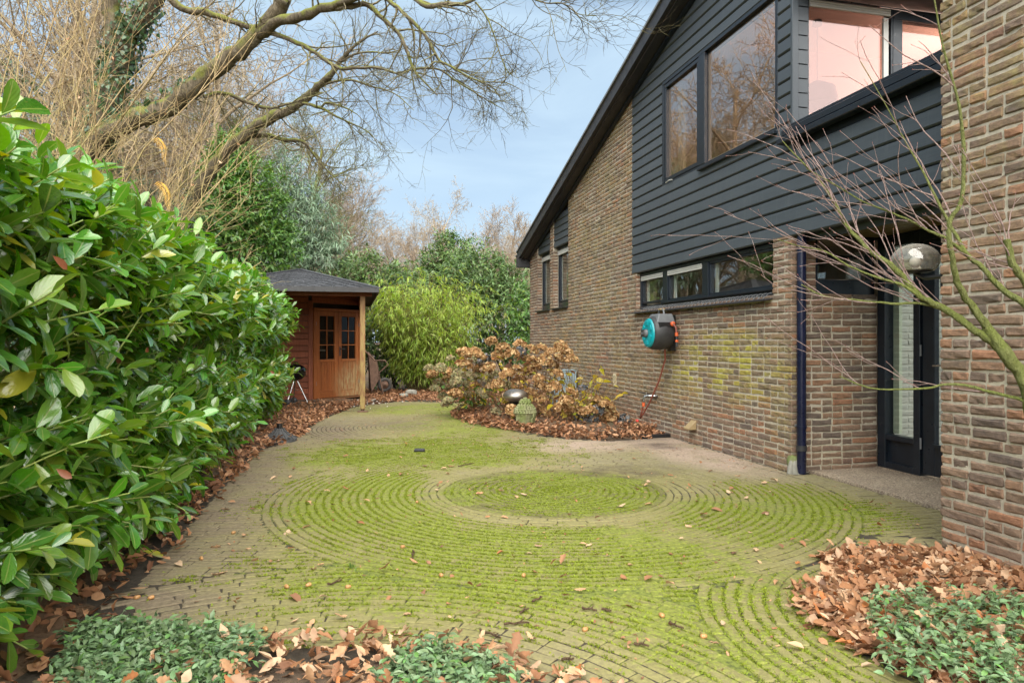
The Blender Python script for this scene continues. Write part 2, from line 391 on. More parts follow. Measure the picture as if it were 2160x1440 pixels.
# bare sandy dirt washed along the house wall and beside the hedge
dirt = n.maxof([n.blob(p, cc, rr, so) for cc, rr, so in [((3.7, 7.2, 0), (.5, 1.6, 9), .4), ((2.8, 7.7, 0), (.8, .45, 9), .8)]])
dn = n.noise(p, 3.2, 5, .65); c = n.mix(n.math('MULTIPLY', dirt, n.rng(dn, .28, .55, .25, .95)), c, n.mix(n.rng(d, .3, .7), (.27, .20, .15), (.42, .325, .25)))
soil = n.maxof([n.blob(p, cc, rr, so) for cc, rr, so in [((-1.0, 6.0, 0), (.45, 6, 9), .6), ((-.3, 9.6, 0), (.5, 1.2, 9), .7), ((.6, 10.4, 0), (.6, .9, 9), .8)]]); c = n.mix(n.math('MULTIPLY', soil, n.rng(dn, .3, .6, .2, .85)), c, n.mix(n.rng(d, .3, .7), (.105, .078, .052), (.215, .165, .115)))
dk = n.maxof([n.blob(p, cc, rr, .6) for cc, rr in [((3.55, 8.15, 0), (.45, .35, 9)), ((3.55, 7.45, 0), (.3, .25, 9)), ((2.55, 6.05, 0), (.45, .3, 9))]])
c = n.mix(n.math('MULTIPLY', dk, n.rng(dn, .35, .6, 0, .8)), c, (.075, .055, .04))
n.set(Base_Color=c, Roughness=n.rng(mo, 0, 1, .78, .95), Specular_IOR_Level=.3)
n.bump(n.math('ADD', n.math('MULTIPLY', d, .7), n.math('MULTIPLY', mo, .9)), .6, .008); M_PAVER = n.m
n = NT('joint_sand'); p = n.pos(); t, b, d, m = moss_nodes(n, p)
c = n.mix(n.rng(d, .3, .7), (.022, .017, .011), (.06, .045, .028)); mo = n.rng(t, .80, .92, 0., .85)
c = n.mix(mo, c, n.mix(n.rng(d, .35, .65), (.07, .09, .012), (.2, .235, .03)))
n.set(Base_Color=c, Roughness=.97); n.bump(d, .8, .01); M_JOINT = n.m
n = NT('moss_cushion'); p = n.pos(); d = n.noise(p, 30, 4, .7); r = n.rnd()
col = n.mix(n.rng(d, .3, .7), (.13, .18, .011), (.31, .375, .03)); col = n.hsv(col, n.rng(r, 0, 1, .48, .51), 1., n.rng(r, 0, 1, .75, 1.15))
n.set(Base_Color=col, Roughness=.9); n.translucent(col, .35); M_MOSS = n.m
n = NT('woodland_soil'); p = n.pos(); a = n.noise(p, 1.1, 6, .65); b = n.noise(p, 14, 6, .7); lv = n.voro(p, 16, 'Color')
c = n.mix(n.rng(b, .3, .7), (.045, .032, .02), (.13, .085, .05)); c = n.mix(n.rng(a, .45, .62, 0, .6), c, (.24, .13, .065)); c = n.mix(n.rng(n.noise(p, .35, 3), .55, .7, 0, .6), c, (.06, .07, .02))
n.set(Base_Color=c, Roughness=.95); n.bump(b, .9, .03); M_SOIL = n.m
n = NT('exposed_aggregate'); p = n.pos(); v = n.voro(p, 95, 'Color'); vd = n.voro(p, 95); sx = n.n('ShaderNodeSeparateColor'); n.l(v, sx.inputs[0])
c = n.ramp(sx.outputs[0], [(0, (.16, .12, .085)), (.4, (.25, .19, .13)), (.7, (.34, .27, .19)), (1, (.46, .39, .29))]); c = n.mix(n.rng(n.noise(p, 3, 4), .4, .7, 0, .5), c, (.17, .13, .10))
n.set(Base_Color=c, Roughness=.85); n.bump(vd, .5, .004); M_SLAB = n.m

# ---- foliage, wood
def leaf_mat(name, dark, light, gloss=.3, vein=None, trans=.25, young=None, yfrac=.1, spec=.5, hue=.02, coat=0.):
    n = NT(name); r = n.rnd(); uv = n.uv(); p = n.obj()
    c = n.mix(r, dark, light); r2 = n.math('FRACT', n.math('MULTIPLY', r, 17.37))
    if young: c = n.mix(n.rng(r2, 1 - yfrac, 1 - yfrac + .05), c, young)
    c = n.mix(n.rng(n.noise(p, 22, 3), .35, .7, 0, .28), c, tuple(v * 1.35 for v in light))
    sx = n.n('ShaderNodeSeparateXYZ'); n.l(uv, sx.inputs[0])
    if vein:
        mid = n.math('ABSOLUTE', n.math('SUBTRACT', sx.outputs[0], .5))
        c = n.mix(n.rng(mid, .02, .055, .8, 0.), c, vein)
        sv = n.math('SINE', n.math('ADD', n.math('MULTIPLY', sx.outputs[1], 62), n.math('MULTIPLY', mid, -34)))
        n.bump(n.math('ADD', n.math('MULTIPLY', sv, .25), n.math('MULTIPLY', n.rng(mid, 0, .06), .8)), .12, .012)
        c = n.mix(n.rng(sv, .8, 1., 0, .06), c, vein)
    rot3 = n.math('FRACT', n.math('MULTIPLY', r, 71.9))
    if coat:
        sp = n.noise(uv, 9, 3, .6); c = n.mix(n.math('MULTIPLY', n.rng(sp, .66, .7), n.rng(rot3, .55, .8)), c, (.20, .11, .03)); c = n.mix(n.rng(rot3, .965, .975), c, (.36, .30, .03))
    c = n.hsv(c, n.rng(rot3, 0, 1, .5 - hue, .5 + hue), n.rng(r2, 0, 1, .9, 1.05), n.rng(rot3, 0, 1, .8, 1.2))
    n.set(Base_Color=c, Roughness=n.rng(r2, 0, 1, gloss * .8, gloss * 1.35), Specular_IOR_Level=spec)
    if coat: n.set(Coat_Weight=coat, Coat_Roughness=.12)
    if trans: n.translucent(n.hsv(c, .49, 1.1, 1.5), trans)
    return n.m
M_LAUREL = leaf_mat('laurel_leaf', (.036, .125, .011), (.125, .295, .02), .22, (.27, .33, .07), .3, (.2, .28, .035), .16, .75, .02, .8)
M_RHODO = leaf_mat('rhododendron_leaf', (.04, .09, .022), (.115, .19, .05), .36, (.16, .2, .07), .18, (.14, .2, .04), .12)
M_SHRUB = leaf_mat('evergreen_leaf', (.045, .115, .02), (.12, .235, .04), .33, None, .22, (.14, .22, .03), .15)
M_EUCA = leaf_mat('grey_green_leaf', (.09, .155, .075), (.2, .28, .18), .36, None, .22)
M_BAMBOO = leaf_mat('bamboo_leaf', (.16, .26, .022), (.33, .43, .055), .5, None, .42, (.32, .36, .10), .18)
M_IVY = leaf_mat('ivy_leaf', (.022, .055, .02), (.06, .11, .04), .35, None, .12)
M_VINCA = leaf_mat('periwinkle_leaf', (.085, .15, .06), (.185, .275, .13), .33, (.15, .24, .10), .15, (.11, .22, .05), .18)
M_YELLOW = leaf_mat('yellow_hydrangea_leaf', (.52, .40, .03), (.62, .50, .06), .55, (.6, .5, .15), .4, (.33, .40, .05), .25)
M_LITTER = None
n = NT('dry_oak_leaf'); r = n.rnd(); r2 = n.math('FRACT', n.math('MULTIPLY', r, 13.7)); p = n.obj()
c = n.ramp(r, [(0, (.20, .105, .06)), (.14, (.42, .205, .095)), (.28, (.28, .135, .07)), (.44, (.50, .275, .14)), (.60, (.60, .375, .215)), (.76, (.68, .485, .315)), (.88, (.34, .20, .12)), (.95, (.52, .19, .06)), (1, (.16, .095, .065))])
c = n.mix(n.rng(n.noise(p, 40, 4), .35, .7, 0, .4), c, (.16, .075, .035)); n.set(Base_Color=c, Roughness=.7, Specular_IOR_Level=.3); n.translucent(c, .22); M_LITTER = n.m
n = NT('old_brown_leaf'); r = n.rnd(); c = n.ramp(r, [(0, (.13, .058, .03)), (.35, (.29, .13, .058)), (.7, (.43, .21, .098)), (1, (.57, .33, .185))])
c = n.mix(n.rng(n.noise(n.obj(), 40, 4), .35, .7, 0, .4), c, (.11, .05, .03)); n.set(Base_Color=c, Roughness=.6, Specular_IOR_Level=.35); n.translucent(c, .15); M_LITTER_OLD = n.m
n = NT('hydrangea_dry_petal'); r = n.rnd(); c = n.ramp(r, [(0, (.19, .095, .035)), (.3, (.36, .19, .07)), (.6, (.52, .31, .135)), (.85, (.64, .44, .23)), (1, (.46, .37, .15))])
n.set(Base_Color=c, Roughness=.85); n.translucent(c, .25); M_PETAL = n.m
n = NT('hydrangea_faded_petal'); r = n.rnd(); c = n.ramp(r, [(0, (.20, .20, .09)), (.35, (.33, .30, .14)), (.65, (.42, .33, .17)), (.85, (.24, .26, .16)), (1, (.40, .20, .11))])
n.set(Base_Color=c, Roughness=.85); n.translucent(c, .25); M_PETAL_G = n.m
n = NT('hydrangea_dark_petal'); r = n.rnd(); c = n.ramp(r, [(0, (.05, .055, .06)), (.45, (.11, .12, .12)), (.75, (.19, .17, .17)), (1, (.34, .21, .11))])
n.set(Base_Color=c, Roughness=.8); M_PETAL_D = n.m

def bark(name, a, b, green=None, gf=.5, sc=1.):
    n = NT(name); p = n.pos(); f = n.noise(n.scale(p, (1, 1, .35)), 26 * sc, 6, .65, .4); g = n.noise(p, 3.2 * sc, 4)
    c = n.mix(n.rng(f, .32, .68), a, b)
    if green:
        ge = n.n('ShaderNodeNewGeometry').outputs['Normal']; sx = n.n('ShaderNodeSeparateXYZ'); n.l(ge, sx.inputs[0])
        k = n.math('ADD', n.math('MULTIPLY', sx.outputs[2], .22), g)
        c = n.mix(n.rng(k, .46, .64, 0, gf), c, green)
    n.set(Base_Color=c, Roughness=.93, Specular_IOR_Level=.2); n.bump(f, .9, .03 * sc); return n.m
M_OAK = bark('oak_bark', (.065, .052, .034), (.175, .145, .098), (.15, .165, .028), .8)
M_TWIG = bark('oak_twig', (.09, .075, .05), (.18, .15, .09), (.17, .175, .05), .5)
M_TAN = bark('tan_twig', (.31, .21, .11), (.52, .39, .22), (.27, .26, .08), .5)
M_FARWOOD = bark('far_twig', (.26, .20, .135), (.43, .34, .235), (.22, .2, .09), .35)
M_FARRED = bark('far_reddish_twig', (.27, .21, .15), (.42, .34, .25))
M_MAPLE = bark('maple_green_bark', (.17, .19, .055), (.30, .32, .12), (.21, .25, .05), .6, 2.5)
M_MAPLE_T = bark('maple_twig', (.36, .235, .21), (.54, .41, .36), None, 0, 2.5)
M_HYST = bark('hydrangea_stem', (.24, .14, .06), (.42, .29, .14), None, 0, 3)
M_DKSTEM = bark('dark_stem', (.05, .04, .028), (.11, .085, .06))
M_CULM = bark('bamboo_culm', (.16, .12, .05), (.30, .25, .10), None, 0, 3)

def wood(name, a, b, wear=None, ws=None):
    n = NT(name); p = n.pos(); o = n.rnd()
    f = n.noise(n.scale(p, (9, 9, 1.0)), 4.5, 6, .6, .6); k = n.voro(n.scale(p, (1, 1, 2)), 3.1)
    c = n.mix(n.rng(f, .28, .72), a, b); c = n.hsv(c, .5, 1., n.rng(o, 0, 1, .82, 1.14)); c = n.mix(n.rng(k, .03, .09, .6, 0.), c, tuple(v * .3 for v in a))
    if wear:
        m = n.maxof([n.blob(p, cc, rr, .6) for cc, rr in ws]); c = n.mix(n.math('MULTIPLY', m, n.rng(n.noise(n.scale(p, (6, 6, 1.4)), 3.5, 5, .65), .35, .6)), c, wear)
    n.set(Base_Color=c, Roughness=.6, Specular_IOR_Level=.35); n.bump(f, .25, .004); return n.m
M_SHEDWALL = wood('red_brown_stained_plank', (.165, .042, .018), (.27, .078, .032))
M_SHEDDOOR = wood('orange_brown_stained_door', (.25, .068, .016), (.38, .122, .03), (.42, .31, .15), [((.1, 15.5, .3), (.45, .5, .42))])
M_SHEDPOST = wood('weathered_post', (.20, .085, .035), (.31, .15, .065), (.33, .24, .085), [((.2, 12.2, .2), (.3, .3, 1.5))])
n = NT('slate_shingle'); p = n.pos(); r = n.rnd(); c = n.mix(r, (.022, .024, .028), (.055, .058, .065)); c = n.mix(n.rng(n.noise(p, 60, 4), .4, .7, 0, .5), c, (.075, .076, .082))
n.set(Base_Color=c, Roughness=.85); n.bump(n.noise(p, 150, 3), .4, .003); M_SHINGLE = n.m
n = NT('mossy_stone'); p = n.obj(); f = n.noise(p, 16, 6, .65); c = n.mix(n.rng(f, .3, .7), (.13, .135, .06), (.30, .30, .16)); c = n.mix(n.rng(n.noise(p, 7, 4), .45, .62, 0, .8), c, (.15, .19, .05))
n.set(Base_Color=c, Roughness=.95); n.bump(f, .5, .01); M_MOSSTONE = n.m
n = NT('pale_pebble'); c = n.mix(n.rnd(), (.42, .36, .28), (.72, .69, .64)); n.set(Base_Color=c, Roughness=.8); M_PEBBLE = n.m
M_STONE = simple('garden_stone', (.24, .23, .19), .9, .25, 12, .5, 40)
M_TEAL = simple('turquoise_plastic', (.0, .29, .33), .38, .12, 6)
M_GREYPL = simple('dark_grey_plastic', (.032, .032, .033), .5, .25, 12, .1)
M_MIDGREY = simple('mid_grey_plastic', (.13, .135, .14), .5, .15, 12)
M_ORANGE = simple('orange_plastic', (.6, .11, .03), .45, .1)
M_HOSE = simple('red_brown_hose', (.24, .07, .045), .5, .15)
M_RUST = simple('rusty_steel', (.15, .085, .055), .75, .35, 14, .3)
M_RUBBER = simple('worn_rubber', (.055, .05, .045), .85, .3, 10, .2)
M_ENAMEL = simple('black_enamel', (.006, .006, .007), .18, .2)
M_BEIGE = simple('beige_plastic', (.33, .24, .12), .6, .15)
M_CREAM = simple('cream_vent', (.50, .43, .28), .7, .12)
M_BLUEGREY = simple('pale_blue_grey_paint', (.28, .36, .38), .6, .15)
M_RED = simple('red_cap', (.55, .04, .03), .5)
M_IRON = simple('dark_cast_stone', (.055, .055, .055), .7, .3, 18, .4, 50)
M_ACORN = simple('acorn', (.42, .22, .08), .4, .25, 30)
M_STICK = bark('fallen_twig', (.10, .06, .035), (.22, .14, .085), None, 0, 3)
M_OPAL = simple('opal_bulb', (.75, .75, .74), .3, .03)
# ---------------------------------------------------------------- the house
XF = 4.0                                   # facade plane
def zr(y): return 4.79 - .287 * (y - 9.3)  # underside of the roof along the gable
house = root('house', 'brown brick house with dark grey boarded gable and sloping roof', 'house', (5.5, 9, 0))
def brick_tpl(seed):
    r = np.random.default_rng(seed); nx, nz = 5, 4
    xs = np.array([-.5, -.455, 0.02, .455, .5]); zs = np.array([-.0255, -.017, .015, .0255])
    V = []
    for j in range(nz):
        for i in range(nx):
            ed = (i in (0, nx - 1)) + (j in (0, nz - 1))
            V.append((xs[i] + r.normal() * .008, -.005 * ed + r.normal() * .003 + (.004 if not ed else 0), zs[j] + r.normal() * .0021))
    q = [(j * nx + i, j * nx + i + 1, (j + 1) * nx + i + 1, (j + 1) * nx + i) for j in range(nz - 1) for i in range(nx - 1)]
    b = len(V)
    ring = list(range(nx)) + [j * nx + nx - 1 for j in range(1, nz)] + [(nz - 1) * nx + i for i in range(nx - 2, -1, -1)] + [j * nx for j in range(nz - 2, 0, -1)]
    for k in ring: V.append((V[k][0], -.05, V[k][2]))
    m = len(ring)
    for k in range(m): q.append((ring[(k + 1) % m], ring[k], b + k, b + (k + 1) % m))
    return np.array(V), [np.array(q)], np.zeros((len(V), 2))
BTPL = [brick_tpl(100 + i) for i in range(8)]
def courses(u0, u1, z0, z1, holes, top=None, pitch=.0625, seed=1):
    """wild bond: list of (u centre, z centre, length)"""
    r = random.Random(seed); out = []; k0 = int(round(z0 / pitch)); k1 = int(math.floor(z1 / pitch + .01))
    for k in range(k0, k1):
        zc = (k + .5) * pitch; iv = [(u0, u1)]
        if top is not None:
            iv = [(max(u0, top(zc + .03)[0]), min(u1, top(zc + .03)[1]))]
        for (a, b, c, d) in holes:
            if c < zc < d:
                nv = []
                for (p, q) in iv:
                    if b <= p or a >= q: nv.append((p, q)); continue
                    if a > p: nv.append((p, a))
                    if b < q: nv.append((b, q))
                iv = nv
        for (p, q) in iv:
            if q - p < .05: continue
            u = p; first = True
            while u < q - .03:
                L = .21 if r.random() < .6 else .10
                if first: L = .21 if k % 2 else .10; first = False
                L = L * (1 + r.uniform(-.02, .02))
                if q - (u + L) < .075: L = q - u
                if L > .30: L = L / 2 - .006
                out.append((u + L / 2, zc + r.uniform(-.0015, .0015), L)); u += L + .0115
    return out
BR = []   # position, u axis, n axis, length, zone
def lay(cs, fn, uax, nax, zone):
    for (u, z, L) in cs: BR.append((fn(u, z), uax, nax, L, zone))
UY = np.array([0, 1., 0]); UX = np.array([1., 0, 0]); NX = np.array([-1., 0, 0]); NY = np.array([0, -1., 0])
holes = [(5.884, 9.16, 1.66, 2.3), (-9, 9.295, 2.22, 9), (12.32, 13.32, 1.875, 9), (13.53, 14.51, 1.875, 9)]
lay(courses(5.597, 15.15, 0, 5.2, holes, top=lambda z: (0, 9.3 + (4.79 - z) / .287), seed=3), lambda u, z: np.array([XF, u, z]), UY, NX, 'wall')
lay(courses(4.0, 4.94, 0, 2.2, [(4.265, 5.0, 1.66, 2.3)], seed=4), lambda u, z: np.array([u, 5.6, z]), UX, NY, 'inner')
for (yy_, z0_, z1_) in ((13.32, 1.9, 3.1), (14.51, 1.9, 3.1), (9.16, 1.69, 2.2)):
    lay(courses(4.0, 4.105 if yy_ > 10 else 4.06, z0_, z1_, [], seed=int(yy_)), lambda u, z, yy_=yy_: np.array([u, yy_ - .003, z]), UX, NY, 'inner')
XP = 3.42
lay(courses(.75, 3.37, 0, 5.4, [], seed=5), lambda u, z: np.array([XP, u, z]), UY, NX, 'wall')
lay(courses(3.43, 4.9, 0, 5.4, [], seed=6), lambda u, z: np.array([u, 3.37, z]), UX, -NY, 'wall')

wall = MB()   # mortar bodies, 8 mm behind the brick faces
e = .004
def wslab(y0, y1, z0, zt0, zt1, x0=XF + e, x1=XF + .3):
    V = [(x0, y0, z0), (x1, y0, z0), (x0, y1, z0), (x1, y1, z0), (x0, y0, zt0), (x1, y0, zt0), (x0, y1, zt1), (x1, y1, zt1)]
    wall.add(V, BOXF)
wslab(5.604, 5.884, 0, 2.205, 2.205, XF + e, 4.26); wslab(5.884, 9.16, 0, 1.655, 1.655); wslab(9.16, 9.295, 0, 2.205, 2.205)
wslab(9.295, 12.32, 0, zr(9.295), zr(12.32)); wslab(12.32, 13.32, 0, 1.875, 1.875); wslab(13.32, 13.53, 0, zr(13.32), zr(13.53))
wslab(13.53, 14.51, 0, 1.875, 1.875); wslab(14.51, 15.14, 0, zr(14.51), zr(15.14))
wall.box(XF + .3, 4.94, 5.604, 5.9, 0, 1.655); wall.box(4.2605, 4.3, 5.6045, 5.9, 0, 1.655)
wall.box(XF + .3, 9.5, 14.95, 15.14, 0, zr(15.14)); wall.box(9.3, 9.5, .8, 14.95, 0, zr(15.1))
wall.box(XP + e, 4.93, .76, 3.361, 0, 5.4)
o_wall = wall.build('brick_wall', M_MORTAR, house)
pp = np.array([b[0] for b in BR]); bx, by, bz = proj(pp)
area = np.zeros(len(BR))
for i, (c, ua, na, L, zn) in enumerate(BR):
    vis = bz[i] > .5 and -20 < bx[i] < 2180 and -20 < by[i] < 1460 and na[1] < .5
    if vis:
        a = proj(np.array([c - ua * L / 2, c + ua * L / 2]))[0]; area[i] = abs(a[1] - a[0]) * .05 * F / bz[i]
order = np.argsort(-area); single = set(order[:300].tolist())
bme = []
for k, t in enumerate(BTPL):
    for zn, mt in (('wall', M_BRICK), ('inner', M_BRICK_IN)):
        bme.append(MB().add(t[0], t[1]).mesh('brick', mt))
rest = {'wall': MB(), 'inner': MB()}
for i, (c, ua, na, L, zn) in enumerate(BR):
    k = random.randrange(8); up = np.array([0, 0, 1.]); fl = 1 if np.dot(np.cross(ua, na), up) > 0 else -1
    pr = rng.normal() * .0022
    if i in single:
        o = link('brick', bme[k * 2 + (zn == 'inner')], o_wall, c + na * pr)
        o.rotation_euler = Matrix(np.stack([ua * fl, na, up], -1).tolist()).to_euler(); o.rotation_euler.rotate_axis('Y', rng.normal() * .006)
        o.scale = (L, 1, 1)
    else:
        R = np.stack([ua * fl * L, na, up], -1)[None]; V, F_, uv = inst(BTPL[k], R, (c + na * pr)[None]); rest[zn].add(V, F_)
rest['wall'].build('brickwork', M_BRICK, o_wall, kind='stuff')
if rest['inner'].n: rest['inner'].build('sheltered_brickwork', M_BRICK_IN, o_wall, kind='stuff')

# ---- boarded gable, board by board
clad = MB(); clad.box(XF + .03, XF + .14, 5.58, 9.29, 2.215, 3.26)
for bb_ in ((3.4, 5.57, 2.215, 3.12), (8.29, 9.29, 3.262, 4.598)): backs = MB().box(XF + .031, XF + .14, *bb_).build('backing_panel', M_FRAME, house)
upc = MB()
upc.add([(XF + .03, 5.58, 4.6), (XF + .14, 5.58, 4.6), (XF + .03, 9.29, 4.6), (XF + .14, 9.29, 4.6), (XF + .03, 5.58, zr(5.58)), (XF + .14, 5.58, zr(5.58)), (XF + .03, 9.29, zr(9.29)), (XF + .14, 9.29, zr(9.29))], BOXF); upc.build('backing_panel', M_FRAME, house)
for (a, b) in ((12.32, 13.32), (13.53, 14.51)):
    upc = MB(); upc.add([(XF + .05, a, 3.12), (XF + .12, a, 3.12), (XF + .05, b, 3.12), (XF + .12, b, 3.12), (XF + .05, a, zr(a)), (XF + .12, a, zr(a)), (XF + .05, b, zr(b)), (XF + .12, b, max(zr(b), 3.13))], BOXF); upc.build('backing_panel', M_FRAME, house)
o_clad = clad.build('cladding', M_FRAME, house)
def board(y0, y1, z0, z1, xo=XF, parent=None, sl=True):
    """one board facing -x: lapped profile, far end cut along the roof slope where it reaches it"""
    ylim = lambda z: min(y1, 9.3 + (4.79 - .02 - z) / .287) if sl else y1
    prof = [(.03, 0), (.003, .0), (-.012, .012), (-.006, z1 - z0 - .018), (.003, z1 - z0 - .0085), (.012, z1 - z0 - .008), (.03, z1 - z0 - .008)]
    V = []; m = len(prof)
    if ylim(z1) - y0 < .04: return
    for k in (0, 1):
        for (dx, dz) in prof: V.append((xo + dx, y0 if k == 0 else ylim(z0 + dz), z0 + dz))
    q = [(i, i + 1, m + i + 1, m + i) for i in range(m - 1)]
    mb = MB(); mb.add(V, [np.array(q), np.array([list(range(m))[::-1]]), np.array([list(range(m, 2 * m))])]); mb.build('board', M_BOARD, parent or o_clad)
BH = .1345; z = 2.21; rows = []
while z < 6.4: rows.append(z); z += BH
for z in rows:
    zt = z + BH
    if zt <= 3.13: board(3.42, 9.29, z, zt); continue
    if z < 3.13: board(5.60, 9.29, z, zt); continue
    if z < 3.24: board(5.60, 9.29, z, zt); continue
    if zt < 4.66:
        board(5.60, 5.80, z, zt); board(8.31, 9.29, z, zt); continue
    board(5.60, 9.29, z, zt)
for (a, b) in ((12.34, 13.30), (13.55, 14.49)):
    z = 3.12
    while z < zr(a):
        mb = MB(); yb = min(b, 9.3 + (4.79 - z - .13) / .287)
        if yb - a > .05: board(a, b, z, min(z + .13, 9), XF + .025)
        z += .13
# corner post and return of the upper room (plane y = 5.6), boards on the narrow strip
mb = MB(); mb.box(XF - .014, XF + .05, 5.562, 5.598, 3.0, 5.2); mb.build('corner_board', M_BOARD, house, bevel=.004)
ret = MB(); ret.box(XF + .05, 4.17, 5.60, 5.7, 3.0, 5.0); ret.build('return_backing', M_FRAME, house)
for z in rows:
    if 2.95 < z < 4.8:
        mb = MB(); mb.box(XF + .055, 4.165, 5.585, 5.6, z, z + BH - .012); mb.build('board', M_BOARD, o_clad)
# parapet ledge in two steps
mb = MB(); mb.box(3.93, 4.2, 3.42, 5.66, 3.145, 3.205); mb.build('parapet_cap', M_FRAME, house, bevel=.006)
mb = MB(); mb.box(3.90, 3.998, 3.42, 5.69, 3.075, 3.13); mb.build('parapet_ledge', M_ZINC, house, bevel=.006).data.materials[0] = M_FRAME
mb = MB(); mb.box(3.97, 4.25, 3.42, 5.6, 3.205, 3.25); mb.build('parapet_rail', M_FRAME, house, bevel=.006)
mb = MB(); mb.box(4.14, 4.94, 3.42, 5.6, 2.6, 2.72); mb.build('balcony_floor', M_LEAD, house)

# ---- windows
def frame_x(name, y0, y1, z0, z1, x, w=.05, d=.06, mat=M_FRAME, parent=house, bottom=None):
    """rectangular frame in a plane x = const"""
    b_ = w if bottom is None else bottom
    mb = MB(); mb.box(x, x + d, y0, y1, z1 - w, z1); mb.box(x, x + d, y0, y1, z0, z0 + b_); mb.box(x, x + d, y0, y0 + w, z0 + b_, z1 - w); mb.box(x, x + d, y1 - w, y1, z0 + b_, z1 - w)
    return mb.build(name, mat, parent, bevel=.004)
def pane_x(y0, y1, z0, z1, x, mat, parent):
    mb = MB(); mb.box(x, x + .008, y0, y1, z0, z1); return mb.build('pane', mat, parent)
def win(label=None):
    return root('window', None, None, (XF, 8, 2))
def sub(par, name='window'):
    o = bpy.data.objects.new(name, None); COL.objects.link(o); adopt(o, par); return o
# strip window under the boarding
w = sub(house); X0 = XF + .06
f = frame_x('frame', 5.884, 9.16, 1.66, 2.205, X0, .045, .09, parent=w, bottom=.075)
for (a, b) in ((8.28, 8.42), (7.23, 7.37)): mb = MB(); mb.box(X0 - .004, X0 + .085, a, b, 1.735, 2.16); mb.build('mullion', M_FRAME, w, bevel=.004)
mb = MB(); mb.box(X0 - .03, X0 + .02, 5.886, 8.42, 1.735, 1.762); mb.build('drip_bar', M_FRAME, w, bevel=.004)
for (a, b) in ((8.42, 9.115), (7.37, 8.28), (5.93, 7.23)):
    frame_x('sash', a, b, 1.765, 2.16, X0 + .012, .028, .05, parent=w)
    mb = MB(); mb.box(X0 + .07, X0 + .085, b - .10, b - .04, 1.78, 2.14); mb.build('inner_sash', M_WHITE, w)
    pane_x(a + .026, b - .026, 1.79, 2.135, X0 + .036, M_GLASS, w)
for (a, b) in ((8.42, 9.115), (7.37, 8.28)):
    mb = MB()
    for k in range(3): mb.box(X0 - .012, X0 + .008, a + .01, b - .01, 2.158 - .022 * (k + 1), 2.158 - .022 * k - .003)
    mb.build('shutter_box', M_SHUTTER, w, bevel=.003)
mb = MB(); mb.add([(XF - .075, 5.89, 1.625), (XF + .07, 5.89, 1.655), (XF - .075, 9.2, 1.625), (XF + .07, 9.2, 1.655), (XF - .075, 5.89, 1.64), (XF + .07, 5.89, 1.672), (XF - .075, 9.2, 1.64), (XF + .07, 9.2, 1.672)], BOXF); sill = mb.build('sill', M_LEAD, w, bevel=.003)
mb = MB(); y = 5.93
while y < 8.9:
    mb.tube([(XF - .085, y, 1.645), (XF - .005, y + .02, 1.70), (XF + .055, y + .05, 1.715)], .003, 4); mb.tube([(XF - .08, y, 1.646), (XF + .05, y + .17, 1.714)], .0028, 4); y += .085
mb.tube([(XF - .055, 5.9, 1.672), (XF - .055, 9.0, 1.672)], .003, 4); mb.tube([(XF + .0, 5.9, 1.70), (XF + .0, 9.0, 1.70)], .003, 4); mb.build('wire_guard', M_ZINC, w)
# two tall windows at the far end
for (a, b) in ((12.32, 13.32), (13.53, 14.51)):
    w = sub(house); X1 = XF + .11
    frame_x('frame', a + .01, b - .01, 1.90, 3.115, X1, .055, .09, parent=w, bottom=.12)
    frame_x('sash', a + .075, b - .075, 2.03, 3.05, X1 + .012, .03, .05, parent=w); frame_x('inner_sash', a + .10, b - .10, 2.055, 3.025, X1 + .05, .02, .02, mat=M_WHITE, parent=w); pane_x(a + .10, b - .10, 2.055, 3.02, X1 + .036, M_GLASS, w)
    mb = MB(); mb.box(X1 - .02, X1 + .008, a + .03, b - .03, 2.97, 3.06); mb.build('shutter_box', M_SHUTTER, w, bevel=.003)
    mb = MB(); mb.box(XF - .05, XF + .11, a + .012, b + .03, 1.872, 1.895); mb.build('sill', M_LEAD, w)
    mb = MB(); n_ = 14
    ys = np.linspace(a + .12, a + .40, n_ * 2); xs_ = X1 + .14 + .02 * (np.arange(n_ * 2) % 2)
    V = [(x_, y_, z_) for z_ in (2.05, 3.0) for x_, y_ in zip(xs_, ys)]; m = n_ * 2
    mb.add(V, np.array([(i, i + 1, m + i + 1, m + i) for i in range(m - 1)])); mb.build('curtain', M_WHITE, w)
# large upper window
w = sub(house); X2 = XF - .004
frame_x('frame', 5.80, 8.31, 3.24, 4.64, X2, .05, .10, parent=w, bottom=.06)
mb = MB(); mb.box(X2 - .004, X2 + .095, 7.20, 7.34, 3.30, 4.59); mb.build('mullion', M_FRAME, w, bevel=.004)
frame_x('sash', 7.345, 8.255, 3.31, 4.585, X2 + .005, .05, .06, parent=w); pane_x(7.39, 8.21, 3.355, 4.54, X2 + .04, M_COATED, w)
frame_x('inner_sash', 7.39, 8.21, 3.355, 4.54, X2 + .05, .02, .02, mat=M_WHITE, parent=w)
frame_x('inner_sash', 5.85, 7.195, 3.305, 4.585, X2 + .05, .03, .02, mat=M_WHITE, parent=w); pane_x(5.86, 7.19, 3.32, 4.58, X2 + .042, M_COATED, w)
mb = MB(); mb.box(X2 - .05, X2 + .02, 5.80, 7.30, 3.225, 3.255); mb.build('sill', M_FRAME, w, bevel=.004)
mb = MB(); mb.tube([(X2 - .02, 8.16, 3.285), (X2 - .035, 8.05, 3.29), (X2 - .02, 7.98, 3.287)], .007, 6); mb.build('stay', M_SHUTTER, w)
mb = MB(); mb.box(X2 + .1, X2 + .16, 7.95, 8.06, 3.35, 4.5); mb.build('blind_edge', M_PALEGREEN, w)
